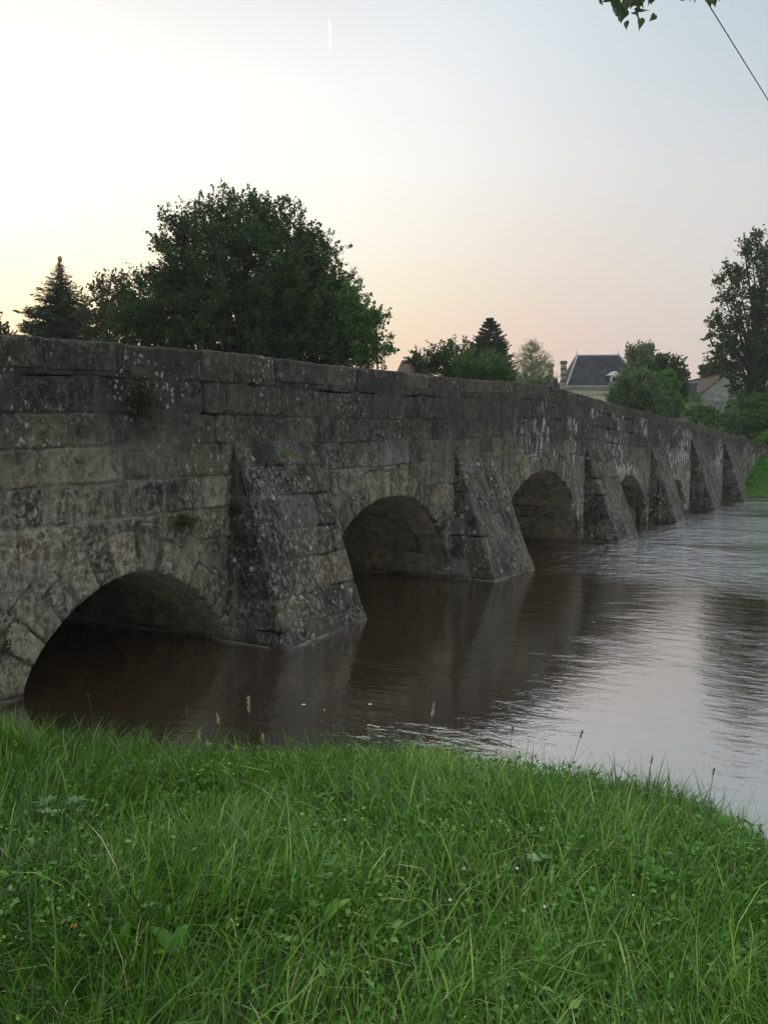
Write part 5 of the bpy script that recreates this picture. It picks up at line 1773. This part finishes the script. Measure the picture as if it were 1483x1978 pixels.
def flower(name, label, cat, u, v, mat_p, mat_c, rad, seed, group=None, hgt_=0.12, npet=11):
    rng = np.random.default_rng(seed)
    B0 = on_ground(u, v + 14)
    T_ = at(u, v, math.hypot(B0[0] - CAM[0], B0[1] - CAM[1]) - 0.02)
    root = empty(name, B0); tag(root, label, cat, group)
    tip = T_ - B0; tip[2] = max(tip[2], 0.07)
    st = MB(); st.tube(np.array([(0, 0, 0), tip * np.array([0.3, 0.3, 0.6]), tip]), 0.0011, 4); st.build('stem', M_STALK, root)
    N = np.array([0.25, -0.5, 0.8]) + rng.normal(0, 0.2, 3); N /= np.linalg.norm(N)
    A = np.cross(N, [1, 0, 0]); A /= np.linalg.norm(A); B2 = np.cross(N, A)
    pt = MB()
    for i in range(npet):
        a = i * 2 * math.pi / npet; d_ = A * math.cos(a) + B2 * math.sin(a); s = np.cross(N, d_)
        w_ = rad * 0.26
        pt.add([tip + d_ * rad * 0.15, tip + d_ * rad * 0.6 + s * w_ + N * rad * 0.1, tip + d_ * rad, tip + d_ * rad * 0.6 - s * w_ + N * rad * 0.1], [(0, 1, 2, 3)])
    pt.build('petals', mat_p, root)
    ce = MB(); ce.tube([tip, tip + N * rad * 0.16, tip + N * rad * 0.24], [rad * 0.30, rad * 0.27, rad * 0.08], 8); ce.build('centre', mat_c, root)
    return root


DA = "small white daisies scattered in the near grass"
for i, (u, v, lab) in enumerate([
        (896, 1692, "white daisy on the left end of the row of three right of the lawn's middle"), (998, 1692, "white daisy in the middle of the row of three right of the lawn's middle"),
        (1034, 1717, "white daisy just below the row of three, right of the lawn's middle"), (869, 1755, "white daisy alone below the row of three"),
        (972, 1499, "white daisy near the bank edge under the thin upright stalk"), (946, 1512, "white daisy left of the pair near the bank edge"),
        (978, 1517, "white daisy lowest of the three near the bank edge stalk"), (1119, 1499, "white daisy near the bank edge before the bright water"),
        (1167, 1506, "white daisy furthest right of those near the bank edge"), (863, 1947, "white daisy lowest of all at the bottom of the lawn"),
        (1051, 1768, "upper of two white daisies close together low in the right hand lawn"), (1043, 1780, "lower of two white daisies close together low in the right hand lawn"),
        (1402, 1654, "white daisy near the right edge below the bank corner"), (742, 1665, "white daisy at the very middle of the lawn"),
        (495, 1633, "white daisy beside the small dock leaf left of the middle"), (1222, 1745, "white daisy below the low yellow green leaf group"),
        (172, 1766, "white daisy above the tiny orange flower at the left"), (666, 1595, "white daisy high in the lawn left of the middle")]):
    flower("daisy", lab, "daisy", u, v, M_PETAL, M_YOLK, 0.0062, 600 + i, DA)
flower("orange_flower", "tiny orange flower low in the left hand grass", "flower", 144, 1808, M_ORANGE, M_ORANGE, 0.011, 651, None, npet=7)
flower("orange_flower", "tiny orange flower in the grass right of the centre near the pale seed head", "flower", 875, 1614, M_ORANGE, M_ORANGE, 0.010, 652, None, npet=7)
flower("pink_flower", "small dull pink flower head by the pale frilly leaf, left of centre", "flower", 327, 1768, simple_material("dull_pink", (0.35, 0.16, 0.10), (0.45, 0.2, 0.14), 30), M_ORANGE, 0.008, 653, None, npet=9)
# yellow flower on a tall stem at the bank edge
B0, r = shore_base(628)
yf_ = empty("buttercup", B0); tag(yf_, "small yellow buttercup on a tall thin stem before the dark water", "flower")
tip = at(627, 1371, r) - B0
st = MB(); st.tube(np.array([(0, 0, 0), tip * np.array([0.2, 0.2, 0.5]), tip]), 0.001, 4); st.build('stem', M_STALK, yf_)
pt = MB()
for i in range(6):
    a = i * math.pi / 3; d_ = np.array([math.cos(a), 0.4 * math.sin(a), math.sin(a)]); s = np.array([-math.sin(a), 0.2, math.cos(a)])
    pt.add([tip, tip + d_ * 0.005 + s * 0.003, tip + d_ * 0.008, tip + d_ * 0.005 - s * 0.003], [(0, 1, 2, 3)])
pt.build('petals', M_YOLK, yf_)

# ------------------------------------------------------------------ drifting twigs on the water
def twig(label, u, v, L_, ang, seed):
    d_ = ray(u, v); P_ = CAM + d_ * (-CAM[2] / d_[2])
    root_ = MB(); r_ = random.Random(seed)
    c_, s_ = math.cos(ang), math.sin(ang)
    pts_ = [(q * L_ * c_ + 0.01 * r_.uniform(-1, 1), q * L_ * s_ + 0.01 * r_.uniform(-1, 1), 0.008 + 0.01 * r_.random()) for q in (-0.5, -0.2, 0.1, 0.5)]
    root_.tube(pts_, [0.004, 0.006, 0.005, 0.002], 5)
    o = root_.build("floating_twig", M_SEED); o.location = (P_[0], P_[1], 0)
    tag(o, label, "twig")


twig("pale twig drifting on the dark water just off the middle of the bank", 865, 1417, 0.22, 0.5, 1)
twig("small twig floating near the foot of the tall straw seed head", 720, 1405, 0.12, 0.2, 2)

# ------------------------------------------------------------------ evening haze
m = bpy.data.materials.new("haze_air"); m.use_nodes = True; m.node_tree.nodes.clear()
b = NB(m.node_tree)
o = b.n('ShaderNodeOutputMaterial'); pv = b.n('ShaderNodeVolumePrincipled')
pv.inputs['Color'].default_value = (0.90, 0.92, 0.95, 1)
pv.inputs['Density'].default_value = 0.00045
pv.inputs['Anisotropy'].default_value = 0.3
b.t.links.new(pv.outputs[0], o.inputs['Volume'])
mb = MB(); mb.box((50, 350, 15), (2100, 1900, 34))
hz = mb.build("haze", m)
tag(hz, kind='stuff')
